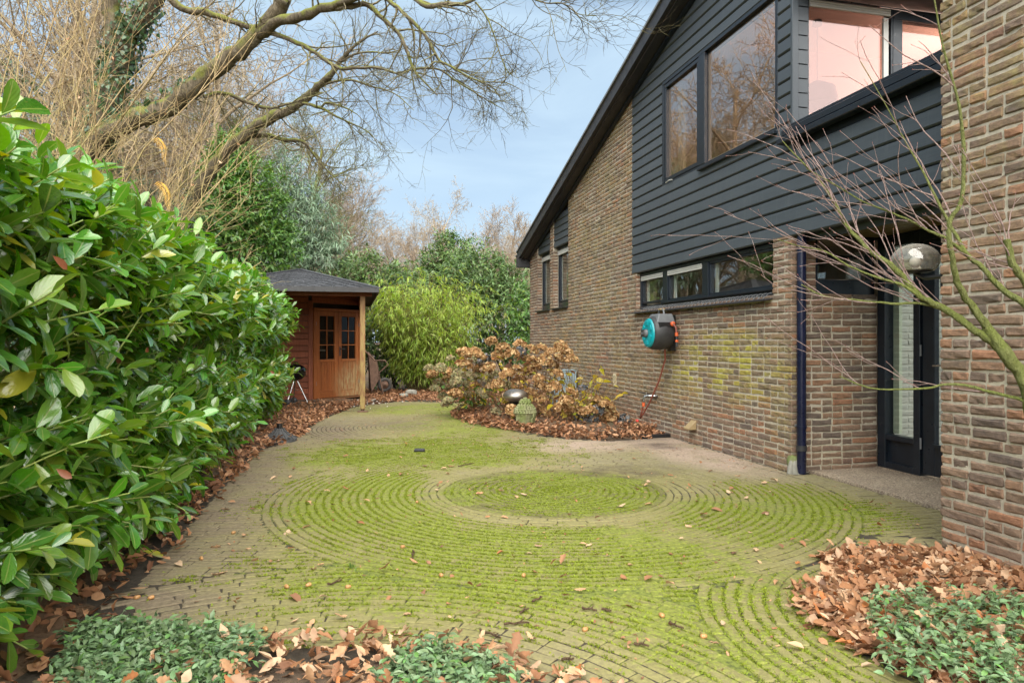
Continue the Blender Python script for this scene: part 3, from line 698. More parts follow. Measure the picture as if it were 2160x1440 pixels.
# windows of the return, plane y = 5.6
w = sub(house)
def frame_y(name, x0, x1, z0, z1, y, w_=.05, d=.06, mat=M_FRAME, parent=None, bottom=None):
    b_ = w_ if bottom is None else bottom
    mb = MB(); mb.box(x0, x1, y, y + d, z1 - w_, z1); mb.box(x0, x1, y, y + d, z0, z0 + b_); mb.box(x0, x0 + w_, y, y + d, z0 + b_, z1 - w_); mb.box(x1 - w_, x1, y, y + d, z0 + b_, z1 - w_)
    return mb.build(name, mat, parent, bevel=.004)
frame_y('frame', 4.17, 5.12, 2.75, 4.47, 5.60, .02, .10, parent=w)
mb = MB(); mb.box(4.19, 5.10, 5.63, 5.64, 3.0, 4.45); mb.build('pane', M_ROSE, w)
mb = MB(); mb.box(4.19, 5.10, 5.62, 5.628, 2.77, 3.0); mb.build('kick_panel', M_FRAME, w)
mb = MB(); mb.box(5.02, 5.075, 5.605, 5.628, 2.8, 4.36); mb.build('glazing_bead', M_SHUTTER, w)
mb = MB()
for k in range(3): mb.box(4.19, 5.09, 5.588, 5.61, 4.44 - .022 * (k + 1), 4.44 - .022 * k - .003)
mb.build('shutter_box', M_SHUTTER, w, bevel=.003)
w = sub(house); frame_y('frame', 5.125, 6.6, 2.75, 4.47, 5.602, .11, .08, parent=w)
mb = MB(); mb.box(5.235, 6.49, 5.63, 5.64, 2.86, 4.36); mb.build('pane', M_ROSE, w)
mb = MB(); mb.box(4.0, 6.8, 5.25, 5.72, 4.50, 4.62); mb.box(4.0, 6.8, 5.22, 5.26, 4.48, 4.72); mb.build('eaves_soffit', M_LEAD, house)
pend = root('pendant_lamp', 'dark pendant lamp hanging inside the rose tinted upper window', 'lamp', (4.62, 6.05, 4.5))
mb = MB(); mb.lathe([(.002, 0), (.045, -.01), (.045, -.06), (.004, -.065)], (4.62, 6.05, 4.5), 16); mb.build('ceiling_cap', M_FRAME, pend)
mb = MB(); mb.tube([(4.62, 6.05, 4.45), (4.62, 6.05, 3.86)], .004, 5); mb.build('cord', M_FRAME, pend)
mb = MB(); mb.lathe([(.02, 3.88), (.06, 3.86), (.17, 3.80), (.20, 3.66), (.20, 3.62), (.19, 3.62), (.16, 3.78), (.02, 3.85)], (4.62, 6.05, 0), 24); mb.build('shade', M_LEAD, pend, smooth=True)
bl0 = bpy.data.objects.new('pendant_light', bpy.data.lights.new('pendant_light', 'POINT')); COL.objects.link(bl0); bl0.location = (6.66, 6.25, 3.95); bl0.data.energy = 22; bl0.data.color = (1., .80, .68); bl0.data.shadow_soft_size = .08; adopt(bl0, pend)  # unseen warm room light off to the right; the pendant itself is unlit

# ---- rooms behind the glass
mb = MB(); mb.box(4.16, 6.88, 5.72, 10.28, 4.66, 4.70); mb.box(4.16, 6.88, 9.9, 9.95, 2.6, 4.66); mb.box(6.82, 6.88, 5.72, 9.9, 2.6, 4.66); mb.box(5.2, 6.82, 7.05, 7.1, 2.6, 4.66); mb.build('peach_room', M_PEACH, house)
mb = MB(); mb.box(6.9, 7.0, 5.7, 14.9, 0, 5.6); mb.box(4.3, 6.9, 5.9, 14.9, 2.48, 2.58); mb.box(4.3, 6.9, 9.5, 9.6, .02, 2.48); mb.box(4.35, 6.9, 10.3, 10.4, 2.58, 5.3); mb.box(4.3, 9.2, 5.65, 14.9, .0, .02)
mb.build('room_partition', M_ROOM, house)
mb = MB(); mb.box(XF + .25, 4.37, 5.93, 6.06, 1.70, 1.88); mb.build('white_appliance', M_WHITE, house)
# corner window in the sheltered wall
w = sub(house); frame_y('frame', 4.265, 4.93, 1.66, 2.24, 5.62, .035, .09, parent=w, bottom=.16)
mb = MB(); mb.box(4.30, 4.895, 5.66, 5.668, 1.83, 2.2); mb.build('pane', M_GLASS, w)
mb = MB(); mb.box(4.30, 4.8, 5.615, 5.64, 2.02, 2.05); mb.build('transom', M_FRAME, w)
mb = MB(); mb.box(4.25, 4.62, 6.02, 6.04, 1.84, 2.0); mb.build('roller_blind', M_PALEGREEN, w)

# ---- entrance: side light, door, soffit
XD = 4.94
w = sub(house, 'side_light')
mb = MB(); mb.box(XD, XD + .11, 5.50, 5.598, .03, 2.21); mb.box(XD, XD + .11, 5.095, 5.17, .03, 2.21); mb.box(XD, XD + .11, 5.17, 5.50, .03, .09); mb.box(XD + .005, XD + .10, 5.17, 5.50, .30, .35); mb.box(XD, XD + .11, 5.17, 5.50, 2.12, 2.21); mb.build('frame', M_FRAME, w, bevel=.005)
mb = MB(); mb.box(XD + .04, XD + .06, 5.17, 5.50, .09, .30); mb.build('lower_panel', M_FRAME, w)
mb = MB(); mb.box(XD + .05, XD + .058, 5.17, 5.50, .35, 2.12); mb.build('pane', M_GLASS, w)
mb = MB(); mb.box(XD + .085, XD + .12, 5.42, 5.49, .36, 2.1); mb.build('inner_edge', M_PALEGREEN, w)
d_ = sub(house, 'door')
mb = MB(); mb.box(XD + .02, XD + .075, 4.955, 5.085, .05, 2.12); mb.box(XD + .02, XD + .075, 4.15, 4.29, .05, 2.12); mb.box(XD + .02, XD + .075, 4.29, 4.955, .05, .32); mb.box(XD + .02, XD + .075, 4.29, 4.955, 1.98, 2.12); mb.build('leaf_frame', M_FRAME, d_, bevel=.005)
mb = MB(); mb.box(XD + .045, XD + .053, 4.29, 4.955, .32, 1.98); mb.build('pane', M_GLASS, d_)
mb = MB(); mb.box(XD - .004, XD + .02, 4.90, 4.955, .305, .335); mb.box(XD - .004, XD + .02, 4.29, 4.90, .305, .335); mb.build('weather_bar', M_FRAME, d_)
for zz in (.32, 1.15, 1.85):
    mb = MB(); mb.tube([(XD + .008, 5.09, zz - .05), (XD + .008, 5.09, zz + .05)], .009, 8); mb.build('hinge', M_ZINC, d_)
mb = MB(); mb.tube([(XD + .0, 4.93, 1.02), (XD - .02, 4.93, 1.02), (XD - .02, 4.80, 1.025)], .009, 8); mb.build('handle', M_CHROME, d_)
mb = MB(); mb.box(XD, XD + .11, 4.05, 4.145, .03, 2.21); mb.box(XD, XD + .11, 4.145, 5.095, 2.12, 2.21); mb.box(XD, XD + .11, 3.37, 4.05, .03, 2.21); mb.box(XD + .004, XD + .13, 3.37, 5.72, 2.213, 2.5); mb.box(4.165, XD + .003, 5.61, 5.75, 2.242, 2.6); mb.build('door_frame', M_FRAME, house, bevel=.005)
mb = MB(); mb.box(XD - .02, XD + .14, 3.37, 5.6, .0, .03); mb.build('threshold', M_SLAB, house)
for k in range(9):
    a = 4.03 + k * .102; mb = MB(); mb.box(a, a + .098, 3.42, 5.608, 2.232 + .002 * (k % 2), 2.26); mb.build('soffit_board', M_SOFFIT, house)
mb = MB(); mb.box(XF + .135, XF + .16, 3.42, 5.6, 2.16, 2.232); mb.build('lintel_board', M_BOARD, house)
# white painted brick inside the hall
hb = MB(); r_ = random.Random(9)
for (u, z, L) in courses(5.08, 6.4, 0, 2.4, [], seed=11):
    V, F_, uv = inst(BTPL[r_.randrange(8)], np.stack([UX * L, NY, np.array([0, 0, 1.])], -1)[None], np.array([[u, 5.60, z]])); hb.add(V, F_)
hb.box(5.06, 6.45, 5.604, 5.68, 0, 2.45); hb.build('hall_brickwork', M_HALL, house, kind='stuff')
mb = MB(); mb.box(6.45, 6.55, 3.4, 5.68, 0, 2.45); mb.build('hall_partition', M_HALL, house)
mb = MB(); mb.box(5.06, 6.45, 3.4, 5.58, 2.45, 2.458); mb.build('added_hall_glazing', M_GLASS, house)  # unseen glass ceiling, added to let daylight into the hall

# ---- roof with verge, gutter
ys0, ys1 = 15.32, 3.9
def slab(x0, x1, ya, yb, o0, o1):
    """prism following the roof slope between offsets o0..o1 above the gable line"""
    V = [(x, y, zr(y) + o) for o in (o0, o1) for y in (yb, ya) for x in (x0, x1)]
    return V
mb = MB(); mb.add(slab(3.80, 9.6, ys0, ys1, .015, .20), BOXF); roof = mb.build('roof', M_ROOFTOP, house)
mb = MB(); mb.add(slab(3.74, 3.80, ys0 + .02, ys1, .03, .215), BOXF); mb.build('verge_board', M_LEAD, roof)
mb = MB(); mb.add(slab(3.715, 3.775, ys0 + .03, ys1, .217, .25), BOXF); mb.build('verge_trim', M_ZINC, roof)
mb = MB(); mb.add(slab(3.80, XF + .02, ys0 - .1, ys1, .0, .014), BOXF); mb.build('verge_soffit', M_LEAD, roof)
mb = MB(); mb.add(slab(3.935, 3.985, 15.12, ys1, -.045, -.001), BOXF); mb.build('wall_board', M_FRAME, roof)
mb = MB()
for k in range(34):
    y = ys0 - k * .34; mb.add([(x, yy, zr(yy) + oo) for oo in (.20, .255) for yy in (y - .36, y) for x in (3.78, 9.6)], BOXF) if False else mb.add([(3.78, y, zr(y) + .202), (9.6, y, zr(y) + .202), (3.78, y - .36, zr(y - .36) + .202), (9.6, y - .36, zr(y - .36) + .202), (3.78, y, zr(y) + .25), (9.6, y, zr(y) + .25), (3.78, y - .36, zr(y - .36) + .215), (9.6, y - .36, zr(y - .36) + .215)], BOXF)
mb.build('tile_courses', M_ROOFTOP, roof, kind='stuff')
mb = MB(); mb.box(3.72, 9.5, 15.33, 15.345, 2.93, 3.2); mb.box(3.72, 9.5, 15.19, 15.205, 2.93, 3.2); mb.box(3.72, 9.5, 15.205, 15.33, 2.93, 2.945); mb.box(3.72, 3.735, 15.205, 15.33, 2.945, 3.2); mb.box(3.71, 9.5, 15.335, 15.36, 3.18, 3.215); mb.box(3.705, 3.72, 15.19, 15.36, 3.18, 3.215)
mb.build('box_gutter', M_LEAD, house, bevel=.004)

# ---- things on and by the house
t = root('drain_pipe', 'blue black rainwater downpipe at the corner of the brick wall', 'downpipe', (4.06, 5.53, 0))
mb = MB(); mb.tube([(4.06, 5.535, .01), (4.06, 5.535, 2.23)], .041, 16); mb.build('pipe', M_PIPE, t, smooth=True)
for zz, rr, hh in ((.43, .046, .02), (.22, .047, .05), (2.1, .046, .04)):
    mb = MB(); mb.tube([(4.06, 5.535, zz), (4.06, 5.535, zz + hh)], rr, 16); mb.build('collar', M_PIPE if zz != .22 else M_LEAD, t, smooth=True)
mb = MB(); mb.box(4.03, 4.09, 5.57, 5.60, .44, .46); mb.build('bracket', M_ZINC, t)

cy = 7.97; cz = 1.325
t = root('hose_reel', 'dark grey and turquoise hose reel mounted on the brick wall', 'hose reel', (3.98, cy, cz - .25))
mb = MB(); mb.lathe([(.001, .0), (.12, .0), (.165, .012), (.185, .05), (.192, .14), (.18, .24), (.15, .27), (.001, .27)], (3.66, cy, cz), 32, (1, 0, 0)); mb.build('drum', M_GREYPL, t, smooth=True)
mb = MB(); mb.lathe([(.001, -.012), (.135, -.012), (.155, -.006), (.165, .012), (.15, .02)], (3.655, cy, cz), 40, (1, 0, 0)); disc = mb.build('turquoise_disc', M_TEAL, t, smooth=False)
for k in range(6):
    a = math.pi / 6 + k * math.pi / 3; c = np.array([3.641, cy + .108 * math.cos(a), cz + .108 * math.sin(a)])
    mb = MB(); mb.obox(c, [[1, 0, 0], [0, -math.sin(a), math.cos(a)], [0, math.cos(a), math.sin(a)]], (.006, .033, .026)); mb.build('grip_recess', M_TEAL, disc, bevel=.004)
mb = MB(); mb.box(3.632, 3.65, cy - .02, cy + .165, cz - .045, cz + .045); mb.build('name_plate', M_GREYPL, disc, bevel=.006)
mb = MB(); mb.box(3.630, 3.633, cy + .07, cy + .14, cz - .012, cz + .012); mb.build('plate_print', M_MIDGREY, disc)
mb = MB(); mb.lathe([(.001, -.03), (.034, -.03), (.04, -.02), (.04, 0)], (3.64, cy - .0, cz), 20, (1, 0, 0)); mb.build('hub', M_MIDGREY, disc, smooth=True)
mb = MB(); V = [(3.70, cy - .16, cz + .11), (3.94, cy - .16, cz + .11), (3.70, cy + .16, cz + .11), (3.94, cy + .16, cz + .11), (3.74, cy - .12, cz + .215), (3.92, cy - .12, cz + .215), (3.74, cy + .12, cz + .215), (3.92, cy + .12, cz + .215)]; mb.add(V, BOXF); mb.build('top_housing', M_MIDGREY, t, bevel=.012)
mb = MB(); mb.tube([(3.83, cy - .07, cz + .21), (3.83, cy - .06, cz + .255), (3.83, cy, cz + .272), (3.83, cy + .06, cz + .255), (3.83, cy + .07, cz + .21)], .012, 8); mb.build('carry_handle', M_MIDGREY, t, smooth=True)
mb = MB(); mb.box(3.80, 3.86, cy - .03, cy + .03, cz + .262, cz + .278); mb.build('handle_grip', M_BEIGE, t)
mb = MB(); mb.box(3.72, 3.90, cy - .176, cy - .15, cz + .06, cz + .115); mb.build('hose_slot', M_BLACK, t)
mb = MB(); mb.box(3.93, 3.995, cy - .05, cy + .05, cz - .2, cz + .2); mb.box(3.80, 3.995, cy + .15, cy + .2, cz + .08, cz + .14); mb.build('wall_bracket', M_BLACK, t, bevel=.005)
mb = MB(); mb.lathe([(.001, -.02), (.025, -.02), (.028, 0), (.02, .03), (.001, .032)], (3.88, cy - .195, cz + .10), 14, (0, 1, 0)); mb.build('hose_stop', M_ORANGE, t, smooth=True)
mb = MB(); mb.tube([(3.88, cy - .21, cz + .10), (3.90, cy - .235, cz + .06), (3.905, cy - .24, cz + .0)], .011, 8); mb.build('hose_end', M_HOSE, t, smooth=True)
mb = MB(); mb.tube([(3.905, cy - .24, cz + .005), (3.907, cy - .242, cz - .035)], .02, 10); mb.tube([(3.908, cy - .242, cz - .075), (3.909, cy - .242, cz - .1)], .019, 10); mb.build('connector', M_ORANGE, t, smooth=True)
mb = MB(); mb.tube([(3.907, cy - .242, cz - .03), (3.909, cy - .242, cz - .15)], .014, 10); mb.build('spray_tip', M_GREYPL, t, smooth=True)
t.scale = (1.05, 1.06, 1.12); t.location.z -= .02

ty, tz = 8.55, .455
t = root('garden_tap', 'small metal garden tap on a pipe low on the brick wall', 'tap', (XF, ty, tz))
mb = MB(); mb.tube([(XF - .03, ty + .42, tz + .06), (XF - .03, ty - .15, tz + .045)], .009, 8); mb.build('supply_pipe', M_LEAD, t, smooth=True)
mb = MB(); mb.tube([(XF - .01, ty - .1, tz + .045), (XF - .09, ty - .05, tz + .045), (XF - .14, ty, tz + .04), (XF - .16, ty, tz - .01), (XF - .16, ty, tz - .05)], .014, 10); mb.build('spout', M_CHROME, t, smooth=True)
mb = MB(); mb.tube([(XF - .12, ty, tz + .045), (XF - .12, ty, tz + .10)], .008, 8); mb.bar((XF - .12, ty - .04, tz + .105), (XF - .12, ty + .04, tz + .105), .014, .01); mb.build('lever', M_CHROME, t)
mb = MB(); mb.tube([(XF - .16, ty, tz - .045), (XF - .16, ty, tz - .10)], .021, 10); mb.build('hose_coupling', M_ORANGE, t, smooth=True)
mb = MB()
pts = [np.array([3.86, cy - .02, cz - .17]), np.array([3.9, 8.02, 1.0]), np.array([3.9, 8.2, .72]), np.array([3.87, 8.42, .42]), np.array([3.84, 8.58, .24]), np.array([3.83, 8.64, .185]), np.array([3.83, 8.64, .20]), np.array([3.84, 8.60, .29]), np.array([3.84, 8.56, .36])]
mb.tube(pts, .011, 8); tag(mb.build('garden_hose', M_HOSE, smooth=True), 'red brown hose hanging from the reel down to the tap', 'hose')

mb = MB(); mb.box(XF - .012, XF - .002, 9.90, 10.02, .53, .73)
for k in range(9): mb.add([(XF - .024, 9.91, .545 + k * .02), (XF - .012, 9.91, .553 + k * .02), (XF - .024, 10.01, .545 + k * .02), (XF - .012, 10.01, .553 + k * .02), (XF - .024, 9.91, .549 + k * .02), (XF - .012, 9.91, .563 + k * .02), (XF - .024, 10.01, .549 + k * .02), (XF - .012, 10.01, .563 + k * .02)], BOXF)
tag(mb.build('wall_vent', M_CREAM), 'small cream slotted vent in the brick wall', 'vent')
mb = MB(); mb.add([(XF - .11, 7.39, .18), (XF - .004, 7.39, .18), (XF - .11, 7.51, .18), (XF - .004, 7.51, .18), (XF - .11, 7.39, .2), (XF - .004, 7.39, .29), (XF - .11, 7.51, .2), (XF - .004, 7.51, .29)], BOXF)
tag(mb.build('outlet_cover', M_BEIGE, bevel=.004), 'small beige wedge shaped outlet cover low on the brick wall', 'outlet cover')

# globe lamp at the end of the brick pier
lc = np.array([3.495, 3.64, 1.745])
t = root('wall_lamp', 'clear domed glass wall lamp beside the brick pier', 'lamp', lc - np.array([0, .24, .12]))
th = np.linspace(math.pi / 2, -.72, 15)
mb = MB(); mb.lathe([(.14 * math.cos(a) + 1e-4, .105 * math.sin(a)) for a in th] + [(.095, -.07)], lc, 32); mb.build('glass_dome', M_LAMPGLASS, t, smooth=True)
mb = MB(); mb.lathe([(.034 * math.cos(a) + 1e-4, .037 * math.sin(a) - .012) for a in np.linspace(1.57, -1.2, 10)] + [(.018, -.06)], lc, 16); mb.build('bulb', M_OPAL, t, smooth=True)
mb = MB(); mb.lathe([(.001, -.058), (.098, -.062), (.10, -.072), (.06, -.082), (.001, -.084)], lc, 28); mb.build('base_ring', M_BLACK, t, smooth=True)
mb = MB(); mb.tube([lc + np.array([0, 0, -.08]), lc + np.array([0, -.08, -.12]), lc + np.array([0, -.23, -.12])], .014, 8); mb.box(lc[0] - .05, lc[0] + .05, 3.386, 3.40, lc[2] - .19, lc[2] - .06); mb.build('bracket', M_BLACK, t)
# ---------------------------------------------------------------- ground, paving
def sheet(x0, x1, y0, y1, step, zf):
    xs = np.arange(x0, x1 + 1e-6, step); ys = np.arange(y0, y1 + 1e-6, step); X, Y = np.meshgrid(xs, ys); V = np.stack([X, Y, zf(X, Y)], -1).reshape(-1, 3)
    n = len(xs); i = np.arange(len(ys) - 1)[:, None] * n; j = np.arange(n - 1)[None]
    return V, np.stack([i + j, i + j + 1, i + n + j + 1, i + n + j], -1).reshape(-1, 4)
mb = MB(); mb.add([(-600, -600, -.06), (600, -600, -.06), (600, 900, -.06), (-600, 900, -.06)], np.array([[0, 1, 2, 3]]))
tag(mb.build('ground', M_SOIL), kind='structure')
def hedge_edge(y): return -.86 + .10 * np.sin(y * 1.3) + .06 * np.sin(y * 3.1 + 1) + .5 * np.clip(1 - np.abs(y - 9.2) / 1.6, 0, 1) * .0
# hydrangea bed outline from points on the ground
BED = np.array([G(x, y)[:2] for x, y in [(1400, 912), (1375, 924), (1290, 930), (1200, 926), (1110, 914), (1040, 903), (985, 893), (950, 880), (955, 868), (1000, 856), (1060, 846), (1130, 836)]] + [[4.0, 13.0]])
def in_poly(p, poly):
    x, y = p[:, 0], p[:, 1]; c = np.zeros(len(p), bool); j = len(poly) - 1
    for i in range(len(poly)):
        xi, yi = poly[i]; xj, yj = poly[j]
        c ^= ((yi > y) != (yj > y)) & (x < (xj - xi) * (y - yi) / (yj - yi + 1e-12) + xi); j = i
    return c
def left_lim(y): return np.interp(y, [0, 3, 6, 8.2, 8.8, 9.6, 10.6, 11.6, 12.4, 13.2, 14.0], [-1.1, -1.05, -1.05, -1.0, -.72, -.62, -.55, -.35, -.15, .05, .35])
def far_lim(x): return np.interp(x, [-1, 0, 1, 2.2, 3, 4], [11.5, 13.2, 14.2, 13.6, 12.4, 12.2])
def paved(p):
    x, y = p[:, 0], p[:, 1]
    ok = (x > left_lim(y)) & (y < far_lim(x)) & (y > .6) & (x < np.where(y > 5.55, 3.985, np.where(y > 3.38, 4.17, 3.40)))
    ok &= ~in_poly(p, BED)
    ok &= np.hypot(x - C3[0], y - C3[1]) > .90
    ok &= ~((np.hypot(x - C4[0], y - C4[1]) < 1.15) & (y < 3.2)) & ~((x < -.3) & (y < 2.5))
    return ok
patio = MB(); V, q = sheet(-1.3, 4.24, .3, 14.6, .1, lambda X, Y: -.0052 + 0 * X); patio.add(V, q)
o_patio = tag(patio.build('patio', M_JOINT), kind='structure')
PW, PL = .0538, .2
pav = []      # centre x,y, direction angle, length, width, z
def ring(c, r, a0, a1, own, z0=0.0):
    n = max(6, int(round(2 * math.pi * r / (PL + .004)))); off = random.random() * 6.28
    for k in range(n):
        a = off + k * 2 * math.pi / n; p = np.array([[c[0] + r * math.cos(a), c[1] + r * math.sin(a)]])
        if own(p)[0] and paved(p)[0]: pav.append((p[0, 0], p[0, 1], a + math.pi / 2, 2 * math.pi * r / n - .0065, PW, z0 + random.gauss(0, .0012)))
d1 = lambda p: np.hypot(p[:, 0] - C1[0], p[:, 1] - C1[1]); d2 = lambda p: np.hypot(p[:, 0] - C2[0], p[:, 1] - C2[1])
d3 = lambda p: np.hypot(p[:, 0] - C3[0], p[:, 1] - C3[1]); d4 = lambda p: np.hypot(p[:, 0] - C4[0], p[:, 1] - C4[1])
ST = .0625
for k in range(14): ring(C1, .06 + ST * k, 0, 0, lambda p: d1(p) < .92)
for k in range(22): ring(C1, .935 + ST * k, 0, 0, lambda p: d1(p) < 2.30)
for k in range(8): ring(C3, .93 + ST * k, 0, 0, lambda p: d1(p) > 2.30)
for k in range(31): ring(C2, .06 + ST * k, 0, 0, lambda p: d1(p) > 2.32)
for k in range(16): ring(C4, 1.18 + ST * k, 0, 0, lambda p: (d1(p) > 2.31) & (d3(p) > 1.42))
def rows_(ang, reg, origin, nrow, length):
    d = np.array([math.cos(ang), math.sin(ang)]); nn = np.array([-d[1], d[0]])
    for k in range(nrow):
        s = random.random() * .2; base = origin + nn * k * ST; ss = np.arange(0, length, .02); pts = base + d * ss[:, None]
        ok = reg(pts) & paved(pts) & (d1(pts) > 2.29) & (d3(pts) > 1.425) & (d2(pts) > 1.975) & (d4(pts) > 2.175)
        i = 0
        while i < len(ss):
            if not ok[i]: i += 1; continue
            j = i
            while j < len(ss) and ok[j]: j += 1
            a, b = ss[i] - .01, ss[min(j, len(ss) - 1)]; u = a; first = True
            while u < b - .03:
                L = PL * random.uniform(.985, 1.01) if not first else random.uniform(.08, .2); first = False
                L = min(L, b - u); c = base + d * (u + L / 2); pav.append((c[0], c[1], ang, L - .0055, PW, -.0002 + random.gauss(0, .0012))); u += L
            i = j
rows_(-A + .01, lambda p: p[:, 0] < 1.9, np.array([-4.6, .6]) , 260, 8.2)
rows_(.0, lambda p: (p[:, 0] >= 1.92), np.array([1.6, 1.0]), 205, 2.9)
def paver_tpl(seed):
    r = np.random.default_rng(seed); b = .006; V = []
    for (sx, sy, z) in [(.5, .5, -.05), (.5, .5, -.0045), (.5, .5, 0.)]:
        for (i, j) in ((-1, -1), (1, -1), (1, 1), (-1, 1)):
            kx = sx - (0.03 if z == 0 else 0); ky = sy - (.09 if z == 0 else 0)
            V.append((i * kx + r.normal() * .006, j * ky + r.normal() * .012, z + (r.normal() * .0008 if z == 0 else 0)))
    q = [(0 + i, (i + 1) % 4, 4 + (i + 1) % 4, 4 + i) for i in range(4)] + [(4 + i, 4 + (i + 1) % 4, 8 + (i + 1) % 4, 8 + i) for i in range(4)] + [(8, 9, 10, 11)]
    return np.array(V), [np.array(q)], np.zeros((12, 2))
PT = [paver_tpl(i) for i in range(6)]
PA = np.array(pav); px_, py_, pz_ = proj(np.column_stack([PA[:, 0], PA[:, 1], np.zeros(len(PA))]))
vis = (pz_ > .8) & (px_ > 0) & (px_ < 2160) & (py_ < 1440); ar = np.where(vis, PA[:, 3] * F ** 2 / np.maximum(pz_, .3) ** 3, 0)
ar[(d4(PA[:, :2]) < 1.5) & (PA[:, 0] < .2)] *= .2
top = set(np.argsort(-ar)[:300].tolist()); pme = [MB().add(t[0], t[1]).mesh('paver', M_PAVER) for t in PT]
ptl = rng.normal(size=(len(PA), 2)) * .012
acc = MB(); ks = rng.integers(0, 6, len(PA))
for i in top:
    x, y, a, L, W, z = PA[i]; o = link('paver', pme[ks[i]], o_patio, (x, y, z)); o.rotation_euler = (ptl[i, 0], ptl[i, 1] * .4, a); o.scale = (L, W, 1)
idx = np.array([i for i in range(len(PA)) if i not in top])
for k in range(6):
    ii = idx[ks[idx] == k]; x, y, a, L, W, z = PA[ii].T; c, s = np.cos(a), np.sin(a); o_ = np.zeros_like(c)
    R = np.stack([np.stack([c * L, s * L, ptl[ii, 1] * .4 * L], -1), np.stack([-s * W, c * W, ptl[ii, 0] * W], -1), np.stack([o_, o_, o_ + 1], -1)], -1)
    V, F_, uv = inst(PT[k], R, np.column_stack([x, y, z])); acc.add(V, F_)
acc.build('small_pavers', M_PAVER, o_patio, kind='stuff')
# concrete slab before the door
mb = MB(); mb.box(4.18, 4.96, 3.37, 5.60, -.05, .022); tag(mb.build('entrance_slab', M_SLAB, bevel=.004), kind='structure')
# moss tufts: little upright blades in the joints of the damp middle
mm = 150000; pi_ = rng.integers(0, len(PA), mm); pc = PA[pi_]; la_ = rng.uniform(-.5, .5, mm) * pc[:, 3]; sd2 = np.where(rng.random(mm) < .5, -1, 1) * (pc[:, 4] / 2 + .004 + np.abs(rng.normal(size=mm)) * -.006)
q_ = np.column_stack([pc[:, 0] + np.cos(pc[:, 2]) * la_ - np.sin(pc[:, 2]) * sd2, pc[:, 1] + np.sin(pc[:, 2]) * la_ + np.cos(pc[:, 2]) * sd2])
def vnoise(p, s, seed):
    r = np.random.default_rng(seed); g = r.random((64, 64)); u = p * s; i = np.floor(u).astype(int); f = u - i; f = f * f * (3 - 2 * f)
    a = g[i[:, 0] % 64, i[:, 1] % 64]; b = g[(i[:, 0] + 1) % 64, i[:, 1] % 64]; c = g[i[:, 0] % 64, (i[:, 1] + 1) % 64]; d = g[(i[:, 0] + 1) % 64, (i[:, 1] + 1) % 64]
    return (a * (1 - f[:, 0]) + b * f[:, 0]) * (1 - f[:, 1]) + (c * (1 - f[:, 0]) + d * f[:, 0]) * f[:, 1]
def bl(p, c, r): return np.clip(1.3 - np.hypot((p[:, 0] - c[0]) / r[0], (p[:, 1] - c[1]) / r[1]), 0, 1)
mk = np.max([bl(q_, c, r) for c, r in [((1.6, 5.4), (1.0, .85)), ((.9, 3.7), (1.7, 1.0)), ((1.0, 7.6), (1.3, 1.4)), ((1.75, 2.8), (.8, .8)), ((3.35, 4.6), (.5, .8)), ((.2, 5.2), (.9, 1.9)), ((.1, 7.6), (.8, 1.2)), ((2.6, 4.3), (.8, .7))]], 0)
nz = .5 * vnoise(q_, 2.3, 1) + .5 * vnoise(q_, 11, 2) ; rc = np.hypot(q_[:, 0] - C1[0], q_[:, 1] - C1[1]); keep = (nz * .8 + mk * .5 + rng.normal(size=mm) * .06 - .3 * ((rc > .9) & (rc < 1.12)) > .66) & (mk > .05) & paved(q_)
q_ = q_[keep]; cl = 3
cen = np.repeat(q_, cl, 0) + rng.normal(size=(len(q_) * cl, 2)) * .007; m = len(cen); th = rng.uniform(0, 6.28, m); hh = rng.uniform(.003, .008, m); ww = rng.uniform(.003, .007, m)
a = np.column_stack([cen[:, 0] + np.cos(th) * ww, cen[:, 1] + np.sin(th) * ww, np.zeros(m) - .002]); b = np.column_stack([cen[:, 0] - np.cos(th) * ww, cen[:, 1] - np.sin(th) * ww, np.zeros(m) - .002])
c = np.column_stack([cen[:, 0] + rng.normal(size=m) * .006, cen[:, 1] + rng.normal(size=m) * .006, hh])
mb = MB(); mb.add(np.stack([a, b, c], 1).reshape(-1, 3), np.arange(m * 3).reshape(-1, 3)); tag(mb.build('moss', M_MOSS), 'bright green moss growing over the brick paving', 'moss', kind='stuff')
# leaf mould under beds: low mounds
def mound(name, poly_fn, x0, x1, y0, y1, h, mat, step=.08):
    V, q = sheet(x0, x1, y0, y1, step, lambda X, Y: 0 * X); d = poly_fn(V); V[:, 2] = -.05 + (h + .05) * np.clip(d, 0, 1) ** .7 + rng.normal(size=len(V)) * .006 * (d > 0)
    keep = d[q].max(1) > 0; mb = MB(); mb.add(V, q[keep]); return tag(mb.build(name, mat, smooth=True), kind='structure')
def bed_d(V):
    ins = in_poly(V[:, :2], BED); dd = np.full(len(V), 9.)
    for i in range(len(BED)):
        a, b = BED[i], BED[(i + 1) % len(BED)]; ab = b - a; t_ = np.clip(((V[:, :2] - a) @ ab) / (ab @ ab), 0, 1); dd = np.minimum(dd, np.linalg.norm(V[:, :2] - a - t_[:, None] * ab, axis=1))
    return np.where(ins, dd / .5, 0)
mound('flower_bed_soil', bed_d, 1.0, 4.0, 8.0, 13.2, .09, M_SOIL)
mound('tree_bed_soil', lambda V: (.9 - np.hypot(V[:, 0] - C3[0], V[:, 1] - C3[1])) / .35 * (V[:, 0] < 3.41), 1.9, 3.42, 1.4, 3.3, .05, M_SOIL)
mound('ground_cover_bed_soil', lambda V: np.where(V[:, 1] < 3.2, (1.15 - np.hypot(V[:, 0] - C4[0], V[:, 1] - C4[1])) / .35, 0), -1.5, 1.0, .5, 3.0, .04, M_SOIL)
mound('hedge_soil', lambda V: (left_lim(V[:, 1]) - V[:, 0]) / .4, -3.5, .4, .6, 14.6, .05, M_SOIL, .12)
